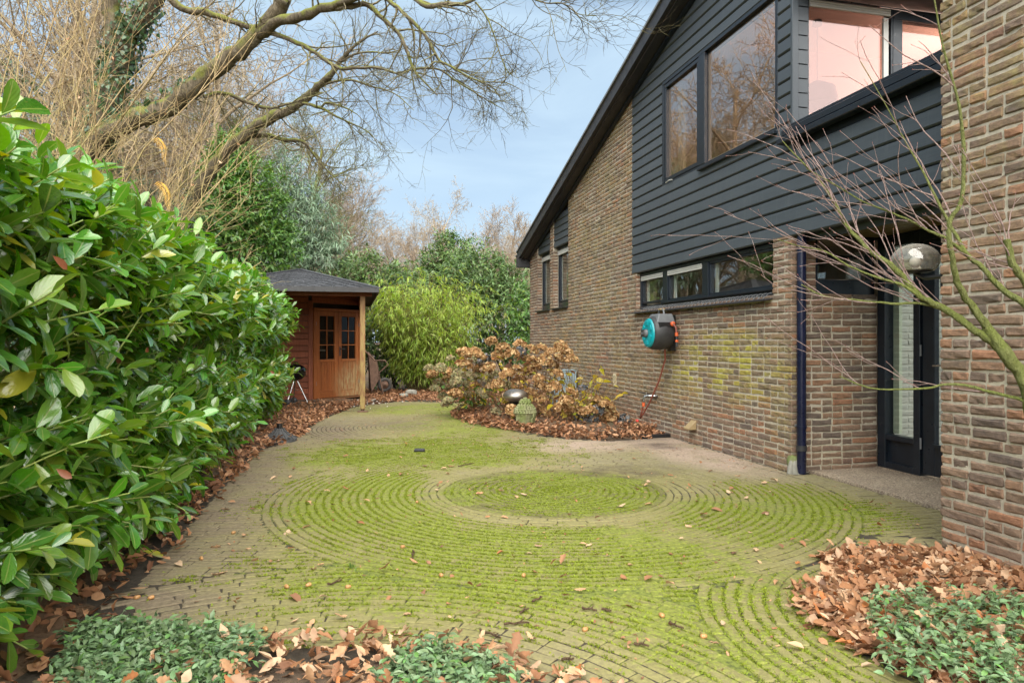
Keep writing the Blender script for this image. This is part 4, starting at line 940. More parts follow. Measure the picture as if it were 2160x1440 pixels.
# ---------------------------------------------------------------- garden shed
shed = root('garden_shed', 'red brown wooden garden shed with porch and dark shingle roof', 'shed', (-.9, 14.4, 0))
Ax, Ay, Bx, By = -.80, 14.68, .20, 15.68; SH = 2.02
e1 = np.array([1., 0, 0]); dg = np.array([math.sqrt(.5), math.sqrt(.5), 0]); dn = np.array([math.sqrt(.5), -math.sqrt(.5), 0])
core = MB(); core.box(-3.0, Ax - .06, Ay + .045, Ay + .06, 0, SH + .25)
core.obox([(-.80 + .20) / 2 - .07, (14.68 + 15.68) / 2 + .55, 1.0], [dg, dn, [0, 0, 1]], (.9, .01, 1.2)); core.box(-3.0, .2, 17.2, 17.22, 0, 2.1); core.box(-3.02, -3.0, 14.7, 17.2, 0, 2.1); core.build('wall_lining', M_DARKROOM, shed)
k = 0; z = .02
while z < SH + .2:
    mb = MB(); mb.box(-3.0, Ax - .055, Ay + random.uniform(0, .004), Ay + .04, z, z + .116); mb.build('wall_plank', M_SHEDWALL, shed, bevel=.006)
    mb = MB(); mb.box(Bx - .0, Bx + .04, By + .06, 17.2, z, z + .121); mb.build('wall_plank', M_SHEDWALL, shed, bevel=.006)
    if z > 1.92: mb = MB(); mb.bar(np.array([Ax + .02, Ay + .02, z + .06]), np.array([Bx, By, z + .06]), .04, .121); mb.build('wall_plank', M_SHEDWALL, shed, bevel=.006)
    z += .126
mb = MB(); mb.box(Ax - .055, Ax + .035, Ay - .03, Ay + .06, 0, SH + .05); mb.build('corner_post', M_SHEDWALL, shed, bevel=.006)
mb = MB(); mb.bar((Bx, By, 1.0), (Bx, By, 1.0001), .08, .08) if False else mb.box(Bx - .02, Bx + .06, By - .02, By + .06, 0, SH + .05); mb.build('corner_post', M_SHEDDOOR, shed, bevel=.006)
O = np.array([Ax + .055, Ay + .055, 0.]); WL = math.hypot(Bx - Ax, By - Ay) - .10; up = np.array([0, 0, 1.])
def dbox(mb, s0, s1, z0, z1, o0, o1):
    """box on the diagonal front: s along it, o outwards"""
    c = O + dg * (s0 + s1) / 2 + up * (z0 + z1) / 2 + dn * (o0 + o1) / 2
    mb.obox(c, [dg, dn, up], ((s1 - s0) / 2, (o1 - o0) / 2, (z1 - z0) / 2)); return mb
mb = MB(); dbox(mb, -.03, .035, .03, 1.93, -.03, .03); dbox(mb, WL - .035, WL + .03, .03, 1.93, -.03, .03); dbox(mb, .035, WL - .035, 1.87, 1.93, -.03, .03); mb.build('door_frame', M_SHEDDOOR, shed, bevel=.005)
mb = MB(); dbox(mb, -.03, WL + .03, 0, .03, -.06, .06); mb.build('door_sill', M_SHEDPOST, shed)
half = (WL - .07) / 2
for di in range(2):
    s0 = .035 + di * half + .004; s1 = s0 + half - .008; d = sub(shed, 'door'); st = .10
    mb = MB(); dbox(mb, s0, s0 + st, .04, 1.865, -.02, .02); dbox(mb, s1 - st, s1, .04, 1.865, -.02, .02); dbox(mb, s0 + st, s1 - st, 1.77, 1.865, -.02, .02); dbox(mb, s0 + st, s1 - st, .04, .17, -.02, .02); dbox(mb, s0 + st, s1 - st, .80, .85, -.02, .025); mb.build('door_rail', M_SHEDDOOR, d, bevel=.004)
    gw = s1 - s0 - 2 * st
    for k in range(6):
        mb = MB(); dbox(mb, s0 + st + gw * k / 6 + .003, s0 + st + gw * (k + 1) / 6 - .003, .17, .80, -.012, .006 + .001 * (k % 2)); mb.build('door_plank', M_SHEDDOOR, d, bevel=.003)
    mb = MB(); dbox(mb, s0 + st - .02, s1 - st + .02, .175, .2, .004, .024); mb.build('drip_rail', M_SHEDDOOR, d)
    for i in range(2):
        for j in range(3):
            a = s0 + st + gw * i / 2; zz = .85 + .92 * j / 3
            mb = MB(); dbox(mb, a + .008, a + gw / 2 - .008, zz + .008, zz + .92 / 3 - .008, -.004, .0); mb.build('pane', M_SHEDGLASS, d)
    mb = MB(); c = s0 + st + gw / 2; dbox(mb, c - .009, c + .009, .85, 1.77, -.01, .012)
    for j in (1, 2): dbox(mb, s0 + st, c - .009, .85 + .92 * j / 3 - .009, .85 + .92 * j / 3 + .009, -.01, .012); dbox(mb, c + .009, s1 - st, .85 + .92 * j / 3 - .009, .85 + .92 * j / 3 + .009, -.01, .012)
    mb.build('glazing_bar', M_SHEDDOOR, d)
    if di == 1:
        mb = MB(); dbox(mb, s0 + .03, s0 + .065, .92, 1.12, .02, .026); q0 = O + dg * (s0 + .048) + up * 1.07; mb.tube([q0 + dn * .02, q0 + dn * .06, q0 + dn * .06 + dg * .11], .008, 8); mb.build('handle', M_LEAD, d)
    for zz in (.35, 1.6):
        mb = MB(); sh_ = s0 - .004 if di == 0 else s1 + .004; q0 = O + dg * sh_ + dn * .024; mb.tube([q0 + up * (zz - .04), q0 + up * (zz + .04)], .008, 8); mb.build('hinge', M_ZINC, d)
# a pale shelf and boxes seen through the panes
mb = MB(); dbox(mb, .1, .55, 1.02, 1.06, -.45, -.25); mb.build('inner_shelf', M_WHITE, shed)
mb = MB(); dbox(mb, .95, 1.0, .9, 1.5, -.35, -.3); mb.build('inner_board', M_WHITE, shed)
# porch
PX, PY = .20, 12.25
mb = MB(); mb.box(PX - .045, PX + .045, PY - .045, PY + .045, .05, 2.02); mb.build('porch_post', M_SHEDPOST, shed, bevel=.006)
mb = MB(); mb.lathe([(.03, 0), (.03, .05)], (PX, PY, 0), 12); mb.lathe([(.10, .0), (.10, .012), (.02, .02)], (PX, PY, 0), 12); mb.build('post_foot', M_RUST, shed)
mb = MB(); mb.box(-2.3, .36, PY - .035, PY + .035, 2.02, 2.13); mb.build('porch_beam', M_SHEDWALL, shed, bevel=.005)
mb = MB(); mb.box(PX - .035, PX + .035, PY + .035, 16.6, 2.02, 2.13); mb.build('porch_beam', M_SHEDWALL, shed, bevel=.005)
mb = MB(); mb.bar((PX, PY + .05, 1.72), (PX, PY + .33, 2.02), .05, .06, up=(1, 0, 0)); mb.build('brace', M_SHEDWALL, shed)
AP = np.array([-1.0, 14.3, 2.66]); EX0, EX1, EY0, EY1, EZ = -2.45, .46, 11.90, 16.75, 2.13
cor = [np.array([EX0, EY0, EZ]), np.array([EX1, EY0, EZ]), np.array([EX1, EY1, EZ]), np.array([EX0, EY1, EZ])]
rf = MB(); rf.add([*cor, AP], [np.array([[0, 1, 4], [1, 2, 4], [2, 3, 4], [3, 0, 4]])]); rf.add([c - np.array([0, 0, .03]) for c in cor] + [AP - np.array([0, 0, .03])], [np.array([[1, 0, 4], [2, 1, 4], [3, 2, 4], [0, 3, 4]])])
o_rf = rf.build('roof', M_SHINGLE, shed)
# shingles: courses of tabs on each slope
sg = MB()
for i in range(4):
    a, b = cor[i], cor[(i + 1) % 4]; mid = (a + b) / 2; nco = 16; nn_ = np.cross(b - a, AP - mid); nn_ /= np.linalg.norm(nn_)
    for k in range(nco):
        t0, t1 = k / nco, min(1, (k + 1.25) / nco); l0, r0_ = a + (AP - a) * t0, b + (AP - b) * t0; l1, r1_ = a + (AP - a) * t1, b + (AP - b) * t1
        n_ = max(1, int(np.linalg.norm(r0_ - l0) / .2))
        for j in range(n_):
            u0, u1 = j / n_, (j + 1) / n_ - .018
            lo = nn_ * (.014 + rng.uniform(0, .004)); hi = nn_ * .004
            V = [l0 + (r0_ - l0) * u0 + lo, l0 + (r0_ - l0) * u1 + lo, l1 + (r1_ - l1) * u1 + hi, l1 + (r1_ - l1) * u0 + hi, l0 + (r0_ - l0) * u0, l0 + (r0_ - l0) * u1]
            sg.add(V, [np.array([[0, 1, 2, 3], [4, 5, 1, 0]])])
sg.build('shingles', M_SHINGLE, o_rf, kind='stuff')
for i in range(4):
    mb = MB(); mb.bar(cor[i] + up * .02, AP + up * .02, .11, .02); mb.build('hip_strip', M_SHINGLE, o_rf)
    a, b = cor[i], cor[(i + 1) % 4]; mb = MB(); mb.bar(a + up * -.02, b + up * -.02, .025, .085); mb.build('fascia', M_LEAD, o_rf)
# loose needles and bits on the shingles come with the fallen leaves

# ---- kettle barbecue half behind the hedge
bq = root('kettle_barbecue', 'black kettle barbecue on tripod legs beside the shed wall', 'barbecue', (-1.05, 13.45, 0)); bc = np.array([-1.02, 13.5, .66])
th = np.linspace(-1.45, 0, 8); mb = MB(); mb.lathe([(.2 * math.cos(a) + .001, .17 * math.sin(a)) for a in th], bc, 28); mb.build('bowl', M_ENAMEL, bq, smooth=True)
th = np.linspace(0, 1.5, 8); mb = MB(); mb.lathe([(.203 * math.cos(a), .13 * math.sin(a) + .012) for a in th], bc, 28); mb.build('lid', M_ENAMEL, bq, smooth=True)
mb = MB(); mb.tube([bc + np.array([-.04, 0, .14]), bc + np.array([-.04, 0, .18]), bc + np.array([.04, 0, .18]), bc + np.array([.04, 0, .14])], .009, 6); mb.build('lid_handle', M_BLACK, bq)
feet = [np.array([-1.16, 13.33, .07]), np.array([-.76, 13.42, .005]), np.array([-1.08, 13.82, .07])]
for f_ in feet:
    mb = MB(); mb.tube([bc + nrm(f_ - bc) * .1 + np.array([0, 0, -.08]), f_], .012, 8); mb.build('leg', M_CHROME, bq, smooth=True)
for f_ in (feet[0], feet[2]):
    mb = MB(); mb.lathe([(.001, -.022), (.06, -.022), (.075, -.016), (.075, .016), (.06, .022), (.001, .022)], f_ + np.array([0, 0, .008]), 24, (0, 1, 0)); mb.build('wheel', M_BLACK, bq, smooth=True)
mb = MB(); mb.tube([bc * .45 + feet[0] * .55, bc * .45 + feet[1] * .55], .006, 6); mb.build('stretcher', M_CHROME, bq)

# ---- wheelbarrow tipped up on its nose against the shed
wb = root('wheelbarrow', 'rusty wheelbarrow tipped upright against the shed wall', 'wheelbarrow', (.8, 16.4, 0))
def WP(px, py, Z=15.9): return P(px, py, Z)
mb = MB()
rim = [WP(776, 745, 16.3), WP(779, 826, 16.3), WP(783, 826, 15.7), WP(777, 742, 15.7)]; bot = [WP(796, 765, 16.2), WP(801, 802, 16.2), WP(799, 800, 15.8), WP(794, 765, 15.8)]
V = rim + bot; mb.add(V, [np.array([[4, 5, 6, 7], [0, 1, 5, 4], [1, 2, 6, 5], [2, 3, 7, 6], [3, 0, 4, 7]])]); tray = mb.build('tray', M_RUST, wb); sm = tray.modifiers.new('thick', 'SOLIDIFY'); sm.thickness = .01
mb = MB(); mb.tube(rim + [rim[0]], .012, 8); mb.build('tray_rim', M_RUST, tray, smooth=True)
for Z_ in (15.65, 16.2):
    mb = MB(); mb.tube([WP(764, 728, Z_), WP(772, 742, Z_), WP(790, 760, Z_), WP(812, 760, Z_), WP(819, 768, Z_), WP(799, 786, Z_), WP(803, 806, Z_), WP(808, 830, Z_)], .016, 8); mb.build('frame_tube', M_RUST, wb, smooth=True)
wc = WP(811, 811, 15.9); vd = nrm(np.array([-.12, -1.0, 0])); ax_ = nrm(np.array([.25, -1., 0]))
mb = MB(); mb.lathe([(.10, -.035), (.135, -.045), (.16, -.03), (.168, 0), (.16, .03), (.135, .045), (.10, .035)], wc, 28, ax_); mb.build('tyre', M_RUBBER, wb, smooth=True)
mb = MB(); mb.lathe([(.001, -.045), (.03, -.045), (.04, -.02), (.09, -.025), (.095, 0), (.09, .025), (.04, .02), (.03, .045), (.001, .045)], wc, 24, ax_); mb.build('rim', M_RUST, wb, smooth=True)

# ---- small things about the garden
pb = G(590, 930); t = root('parasol_base', 'dark flared parasol foot standing on leaves beside the hedge', 'parasol base', pb)
n_ = 24; pr = [(.205, 0), (.2, .03), (.17, .055), (.11, .09), (.065, .13), (.05, .16)]; mb = MB(); mb.lathe(pr, pb, n_); o = mb.build('foot', M_IRON, t)
for k in range(12):
    a = k * math.pi / 6; mb = MB(); mb.tube([pb + np.array([r_ * math.cos(a), r_ * math.sin(a), h_ + .004]) for r_, h_ in pr[1:]], .007, 5); mb.build('rib', M_IRON, o)
mb = MB(); mb.tube([pb + np.array([0, 0, .15]), pb + np.array([0, 0, .215])], .035, 16, caps=False); mb.tube([pb + np.array([0, 0, .15]), pb + np.array([0, 0, .2])], .026, 16); mb.build('tube', M_BLACK, t, smooth=True)
gl = G(885, 952); t = root('ground_spot', 'small black ribbed fitting lying on the mossy paving', 'fitting', gl)
mb = MB(); mb.obox(gl + np.array([0, 0, .012]), [[CA, -SA, 0], [SA, CA, 0], [0, 0, 1]], (.058, .03, .012)); mb.build('base', M_BLACK, t, bevel=.004)
for k in range(3):
    c = gl + np.array([0, 0, .026]) + np.array([SA, CA, 0]) * (-.018 + .018 * k); mb = MB(); mb.tube([c - np.array([CA, -SA, 0]) * .055, c + np.array([CA, -SA, 0]) * .055], .008, 8); mb.build('rib', M_BLACK, t, smooth=True)
sl_ = np.array([2.40, 9.95, .42]); t = root('garden_lamp', 'brushed steel flattened globe lamp on a short black stem among hydrangeas', 'lamp', (2.40, 9.95, 0))
th = np.linspace(math.pi / 2, -math.pi / 2, 21); mb = MB(); mb.lathe([(.185 * math.cos(a) + 1e-4, .10 * math.sin(a)) for a in th], sl_, 36); mb.build('globe', M_STEEL, t, smooth=True)
mb = MB(); mb.lathe([(.10, -.098), (.085, -.115), (.001, -.118)], sl_, 24); mb.tube([sl_ - np.array([0, 0, .11]), (2.40, 9.95, .03)], .045, 12); mb.build('stem', M_BLACK, t, smooth=True)
# grate
gr = np.array([3.80, 8.30, .0]); t = root('drain_grate', 'black square drain tray half filled with leaves by the wall', 'drain', gr)
mb = MB()
for (a, b, c, d) in ((-.19, .19, -.24, -.21), (-.19, .19, .21, .24), (-.19, -.16, -.21, .21), (.16, .19, -.21, .21)): mb.box(gr[0] + a, gr[0] + b, gr[1] + c, gr[1] + d, .0, .045)
mb.build('rim', M_BLACK, t, bevel=.004)
for k in range(9):
    y = gr[1] - .19 + k * .047; mb = MB(); mb.box(gr[0] - .16, gr[0] + .16, y, y + .012, .012, .028); mb.build('bar', M_BLACK, t)
sk = np.array([3.87, 8.82, 0]); t = root('marker_stake', 'short wooden stake with a red cap beside the drain', 'stake', sk)
mb = MB(); mb.obox(sk + up * .06, [[1, 0, 0], [0, 1, 0], [0, 0, 1]], (.012, .012, .06)); mb.build('peg', M_BEIGE, t); mb = MB(); mb.lathe([(.02, 0), (.02, .03), (.008, .036)], sk + up * .118, 12); mb.build('cap', M_RED, t, smooth=True)
# stone at the foot of the downpipe: a small carved block
st = G(1674, 997); t = root('splash_block', 'mossy carved stone block at the foot of the downpipe', 'stone block', st)
from mathutils import noise as mnoise
def rock(c, r, seed, name, mat, parent=None, n=(14, 10), flat=.2):
    V = []; nu, nv = n
    for j in range(nv + 1):
        ph = -math.pi / 2 + math.pi * j / nv
        for i in range(nu):
            a = 2 * math.pi * i / nu; d = np.array([math.cos(a) * math.cos(ph), math.sin(a) * math.cos(ph), math.sin(ph)])
            k = 1 + .28 * mnoise.noise(Vector(d * 1.7 + seed)) + .1 * mnoise.noise(Vector(d * 4.5 + seed)); d = np.sign(d) * np.abs(d) ** .75; v = d * np.asarray(r) * k; v[2] = max(v[2], -r[2] * .6); V.append(np.asarray(c) + v)
    q = [(j * nu + i, j * nu + (i + 1) % nu, (j + 1) * nu + (i + 1) % nu, (j + 1) * nu + i) for j in range(nv) for i in range(nu)]
    mb = MB(); mb.add(np.array(V), np.array(q)); return mb.build(name, mat, parent, smooth=True)
rock(st + np.array([.0, 0, .10]), (.055, .055, .075), 3.3, 'cap', M_MOSSTONE, t)
for k in range(5):
    a = -2.6 + k * .55; q0 = st + np.array([math.cos(a) * .035, math.sin(a) * .035, .12]); q1 = st + np.array([math.cos(a) * .075, math.sin(a) * .075, .0]); mb = MB(); mb.tube([q0, (q0 + q1) / 2 + np.array([math.cos(a), math.sin(a), 0]) * .012, q1], [.02, .026, .03], 8); mb.build('carved_leg', M_STONE, t, smooth=True)
for (x, y, r_, lb) in ((868, 832, .11, 'large grey stone on the leaves in front of the bamboo'), (852, 837, .08, 'small grey stone left of the large one before the bamboo')):
    g = G(x, y); tag(rock(g + up * r_ * .4, (r_ * 1.2, r_, r_ * .7), x, 'stone', M_STONE), lb, 'stone')
# pale blue grey slatted box against the wall behind the hydrangeas
bx0 = np.array([3.72, 12.0, 0]); t = root('slatted_box', 'pale blue grey slatted wooden box by the wall behind hydrangeas', 'box', bx0)
for k in range(3):
    y = 11.72 + k * .1; mb = MB(); mb.box(3.58, 3.60, y, y + .085, .2, .70); mb.build('slat', M_BLUEGREY, t)
for k in range(4):
    x = 3.6 + k * .09; mb = MB(); mb.box(x, x + .08, 11.70, 11.72, .2, .70); mb.build('slat', M_BLUEGREY, t)
mb = MB(); mb.box(3.575, 3.97, 11.69, 12.03, .70, .72); mb.build('lid', M_BLUEGREY, t); mb = MB()
for (x, y) in ((3.61, 11.74), (3.93, 11.74), (3.61, 12.0), (3.93, 12.0)): mb = MB(); mb.box(x - .02, x + .02, y - .02, y + .02, 0, .7); mb.build('leg', M_BLUEGREY, t)

# ---- stone head ornament
hd = np.array([2.40, 9.36, .03]); t = root('garden_statue', 'mossy stone head ornament with curled hair in the leaves', 'statue', hd)
# face towards image left; head built around a vertical axis, face direction fd
fd = nrm(np.array([-.90, -.44, 0.])); sd = np.cross(up, fd)
nu, nv = 48, 40; V = []
for j in range(nv + 1):
    v_ = j / nv; zz = v_ * .37
    rr = np.interp(v_, [0, .06, .2, .35, .5, .62, .74, .8, .86, .93, 1], [.085, .094, .108, .122, .128, .118, .084, .06, .06, .046, .002])
    for i in range(nu):
        a = 2 * math.pi * i / nu; ca_, s_ = math.cos(a), math.sin(a)      # a = 0 at the face
        r_ = rr * (1 + .10 * ca_ * ca_); face = max(0, ca_) ** 1.5 * (1 if .05 < v_ < .52 else 0)
        if v_ < .52 and ca_ > .2:
            nose = math.exp(-(s_ / .16) ** 2) * np.interp(v_, [.14, .17, .22, .38, .46], [0, .028, .026, .006, .0]); eye = -.012 * math.exp(-((abs(s_) - .38) / .18) ** 2) * math.exp(-((v_ - .36) / .05) ** 2)
            lip = .010 * math.exp(-(s_ / .3) ** 2) * (math.exp(-((v_ - .12) / .018) ** 2) + math.exp(-((v_ - .085) / .018) ** 2)); chin = .008 * math.exp(-(s_ / .3) ** 2) * math.exp(-((v_ - .02) / .03) ** 2); brow = .008 * math.exp(-((abs(s_) - .35) / .3) ** 2) * math.exp(-((v_ - .425) / .02) ** 2)
            r_ += nose + eye + lip + chin + brow
        V.append(hd + fd * ca_ * r_ + sd * s_ * r_ * .92 + up * zz)
q = [(j * nu + i, j * nu + (i + 1) % nu, (j + 1) * nu + (i + 1) % nu, (j + 1) * nu + i) for j in range(nv) for i in range(nu)]
mb = MB(); mb.add(np.array(V), np.array(q)); mb.build('head', M_MOSSTONE, t, smooth=True)
cu = MB()
for j in range(9):
    v_ = .50 + j * .06; rr = np.interp(v_, [.5, .62, .74, .8, .86, .93, 1], [.132, .12, .086, .062, .062, .048, .0]); cnt = max(4, int(rr * 2 * math.pi / .036))
    for i in range(cnt):
        a = 2 * math.pi * (i + .5 * (j % 2)) / cnt; c = hd + fd * math.cos(a) * rr * (1 + .1 * math.cos(a) ** 2) + sd * math.sin(a) * rr * .93 + up * v_ * .37; cu.lathe([(.001, -.018), (.014, -.013), (.0195, .0), (.014, .013), (.001, .018)], c, 8)
for j in range(9):
    v_ = .06 + j * .05
    for i in range(7):
        a = math.pi - 1.15 + i * .383; rr = np.interp(v_, [0, .2, .35, .5], [.095, .108, .125, .133]); c = hd + fd * math.cos(a) * rr + sd * math.sin(a) * rr * .93 + up * v_ * .37; cu.lathe([(.001, -.018), (.014, -.013), (.0195, .0), (.014, .013), (.001, .018)], c, 8)
t.scale = (1.12, 1.12, 1.08); cu.build('hair_curls', M_MOSSTONE, t, smooth=True, kind='stuff')
for s_ in (1, -1):
    b0 = hd + sd * s_ * .118 - fd * .012; mb = MB(); mb.tube([b0 + up * .185, b0 + sd * s_ * .012 + up * .175 - fd * .012, b0 + sd * s_ * .012 + up * .13 - fd * .012, b0 + up * .10 + fd * .004, b0 + up * .055 + fd * .0, b0 + up * .03], [.008, .014, .012, .012, .016, .009], 8); mb.build('ear', M_MOSSTONE, t, smooth=True)
# ---------------------------------------------------------------- cherry laurel hedge
T_LAUREL = blade([-.10, 0, .16, .38, .62, .82, .95, 1.0], [.008, .012, .10, .185, .222, .19, .095, .006], .30, .16, wave=.006)
T_LAUREL2 = blade([-.10, 0, .2, .5, .8, 1.0], [.008, .012, .13, .215, .19, .015], .36, .05, wave=.008)
T_LAUREL4 = blade([0, .3, .7, 1.0], [.012, .16, .20, .015], .3, .12)
T_LAUREL3 = blade([0, .25, .65, .9, 1.0], [.012, .15, .21, .12, .01], .3, .12)
def shoots(base, d, L, k, size, droop, s0=.2, spread=.85, jit=.25):
    """leaves in a spiral along every shoot: returns points, directions, normals, sizes, shoot index, order"""
    M = len(base); d = nrm(d); ref = nrm(np.cross(d, unit(M))); r2 = np.cross(d, ref)
    i = np.tile(np.arange(k), M); si = np.repeat(np.arange(M), k); t = s0 + (1 - s0) * (i + .5) / k
    a = i * 2.4 + np.repeat(rng.uniform(0, 6.28, M), k)
    rad = ref[si] * np.cos(a)[:, None] + r2[si] * np.sin(a)[:, None]
    p = base[si] + d[si] * (L[si] * t)[:, None]
    ld = nrm(rad * spread + d[si] * (.35 + .55 * t)[:, None] + rng.normal(size=(M * k, 3)) * jit + np.array([0, 0, -droop]))
    nn = nrm(d[si] * .8 + np.array([0, 0, .9]) + rng.normal(size=(M * k, 3)) * .3)
    sz = size * rng.uniform(.55, 1.2, M * k) * np.where(t > .8, .85, 1.)
    return p, ld, nn, sz, si, t
NS = 5000
y = .9 + 12.0 * rng.random(NS) ** 1.25
th = rng.uniform(-.47 * math.pi, .62 * math.pi, NS)
def bumpf(y, t): return .07 * np.sin(y * 2.1 + t * 2) + .06 * np.sin(y * 4.7 + 1.3 + t * 3.1) + .05 * np.sin(y * 1.1 + 2)
ex = .42; cx_, cz_ = -1.84, 1.02
def hedge_pt(y, th, f):
    c, s = np.cos(th), np.sin(th); endf = np.clip((12.95 - y) / .5, 0.05, 1) ** .5
    w = .80 + bumpf(y, th); h = 1.03 + .07 * np.clip((4.5 - y) / 2.5, 0, 1) + .05 * np.sin(y * 1.7) + .04 * np.sin(y * 5.3)
    zz_ = cz_ + np.sign(s) * np.abs(s) ** ex * h * f
    return np.column_stack([-(.10 + .24 * np.clip((y - 4) / 3, 0, 1)) * np.clip((.75 - zz_) / .75, 0, 1) ** 1.1 + cx_ + .05 * np.clip((y - 6) / 2, 0, 1) - .06 * np.clip((y - 9.5) / 2.5, 0, 1) + np.sign(c) * np.abs(c) ** ex * w * f * endf, y, cz_ + np.sign(s) * np.abs(s) ** ex * h * f * np.where(endf < 1, .6 + .4 * endf, 1)])
f_ = 1 - .75 * rng.random(NS) ** 2.0
base = hedge_pt(y, th, f_ - .24); nor = nrm(np.column_stack([np.cos(th), .25 * rng.normal(size=NS) + .6 * (y > 12.5), np.sin(th) * .8 + .3]))
sd_ = nrm(nor + rng.normal(size=(NS, 3)) * .34 + np.array([0, 0, .22])); SL = rng.uniform(.24, .44, NS)
low = base[:, 2] < .25; sd_[low, 2] = np.abs(sd_[low, 2]) * .5 + .05
p, ld, nn, sz, si, tt = shoots(base, sd_, SL, 9, .15, .22)
out = f_[si] > .93; gx, gy, gz = proj(p)
hedge = root('laurel_hedge', 'tall glossy cherry laurel hedge along the paving', 'hedge', (-1.9, 6.5, 0))
scr = np.where((gz > .6) & (gx > 5) & (gx < 900) & (gy > 200) & (gy < 1435) & out & (tt > .4) & (p[:, 2] > .03), sz / np.maximum(gz, .3), 0)
big = np.argsort(-scr)[:300]; isbig = np.zeros(len(p), bool); isbig[big] = True
lm = [MB().add(*T_LAUREL[:2], T_LAUREL[2]).mesh('leaf', M_LAUREL, True), MB().add(*T_LAUREL2[:2], T_LAUREL2[2]).mesh('leaf', M_LAUREL, True)]
RR = frames(ld, nn, sz)
for i in big:
    o = link('leaf', lm[i % 2], hedge, p[i]); m = Matrix(RR[i].tolist()); o.rotation_euler = m.to_euler(); o.scale = (sz[i],) * 3
hid = (p[:, 0] < -2.3) & (p[:, 2] < 1.9) | (p[:, 0] < -2.45); isbig |= hid; mb = MB(); near = (~isbig) & (p[:, 1] < 2.8) & (p[:, 2] > .01) & (p[:, 0] > -1.75); mid_ = (~isbig) & (p[:, 1] >= 2.8) & (p[:, 1] < 6) & (p[:, 2] > .01); far = (~isbig) & ((p[:, 1] >= 6) | ((p[:, 1] < 2.8) & (p[:, 0] <= -1.75))) & (p[:, 2] > .01)
for tp, msk in ((T_LAUREL, near & (np.arange(len(p)) % 2 == 0)), (T_LAUREL2, near & (np.arange(len(p)) % 2 == 1)), (T_LAUREL3, mid_), (T_LAUREL4, far)):
    mb.add(*inst(tp, RR[msk], p[msk]))
mb.build('foliage', M_LAUREL, hedge, smooth=True, kind='stuff')
mb = MB(); ssel = base[:, 1] > 1.0
V, q = tubes(np.stack([base - sd_ * .15, base + sd_ * SL[:, None] * .5, base + sd_ * SL[:, None] * .97], 1)[ssel], np.tile([.006, .0045, .003], (ssel.sum(), 1)), 4); mb.add(V, q)
mb.build('shoots', leaf_mat('laurel_shoot', (.16, .22, .04), (.28, .33, .08), .5, None, 0), hedge, smooth=True, kind='stuff')
for k in range(22):
    yy = 1.1 + k * .53; pts = [np.array([-1.95 + rng.normal() * .15, yy + rng.normal() * .1, .0])]
    for s in range(5): pts.append(pts[-1] + np.array([rng.normal() * .08, rng.normal() * .1, .34]))
    mb = MB(); mb.tube(pts, np.linspace(.03, .008, 6), 7); mb.build('stem', M_DKSTEM, hedge, smooth=True)
# a few dead leaves caught in the hedge
M_DEADLEAF = simple('dead_laurel_leaf', (.17, .055, .02), .55, .3, 30)
for (x, yv, Z_, a) in ((112, 570, 1.95, 1), (118, 610, 2.6, .4), (160, 632, 2.9, .3), (155, 655, 2.9, .2), (245, 770, 3.6, .5), (310, 745, 3.4, .4), (570, 800, 7, .6), (120, 1010, 2.2, .7)):
    mb = MB(); mb.add(*T_LAUREL2[:2], T_LAUREL2[2]); o = mb.build('dead_leaf', M_DEADLEAF, hedge, smooth=True); o.location = tuple(P(x, yv - 30 * a, Z_)); o.scale = (.055,) * 3; o.rotation_euler = (-1.5 * a, .9, 2.2 + a * 2)

# ---------------------------------------------------------------- evergreen shrubs: lobes given as (px, py, Z, rx px, rz px)
T_OVAL = blade([0, .5, 1.0], [.012, .185, .012], .3, .2)
T_NARROW = blade([0, .35, 1.0], [.01, .075, .004], .3, .25)
T_IVY = blade([0, .18, .45, .75, 1.0], [.05, .42, .40, .2, .01], .15, .15)
def shrub(name, label, lobes, n, tpl, size, mat, k=7, droop=.25, up_=.35, stems=6, group=None, cat='shrub', wood=M_DKSTEM, spread=.85, fill=.5, slen=2.2, base_z=0.0):
    cs = np.array([P(a, b, Z) for a, b, Z, _, _ in lobes]); rs = np.array([(rx * Z / F, rx * Z / F, rz * Z / F) for _, _, Z, rx, rz in lobes])
    ar_ = rs[:, 0] * rs[:, 2]; li = rng.choice(len(lobes), n, p=ar_ / ar_.sum()); u = unit(n); u[:, 1] = np.where(rng.random(n) < .75, -np.abs(u[:, 1]), u[:, 1])
    f = 1 - fill * rng.random(n) ** 2; lump = 1 + .14 * np.sin(u[:, 0] * 7 + li) * np.sin(u[:, 2] * 6 + li * 2) + .06 * rng.normal(size=n)
    b = cs[li] + u * rs[li] * (f * lump)[:, None]
    d = nrm(u + rng.normal(size=(n, 3)) * .35 + np.array([0, 0, up_])); keep = b[:, 2] > base_z + .05; b, d = b[keep], d[keep]
    L = rng.uniform(.6, 1.2, len(b)) * size * slen
    p, ld, nn, sz, si, t = shoots(b, d, L, k, size, droop, .25, spread)
    r0 = cs[np.argmin(cs[:, 2])].copy(); r0[2] = 0
    t_ = root(name, label, cat, r0, group); mb = MB(); mb.add(*inst(tpl, frames(ld, nn, sz), p)); mb.build('crown', mat, t_, smooth=True, kind='stuff')
    for s in range(stems):
        c = cs[s % len(cs)]; a = r0 + np.array([rng.normal() * .15, rng.normal() * .15, 0]); e_ = c + rng.normal(size=3) * rs[s % len(cs)] * .35
        pts = [a + (e_ - a) * q + np.array([rng.normal() * .08, rng.normal() * .08, 0]) * (0 < q < 1) for q in np.linspace(0, 1, 6)]
        mb = MB(); mb.tube(pts, np.linspace(.035, .01, 6), 6); mb.build('stem', wood, t_, smooth=True)
    return t_
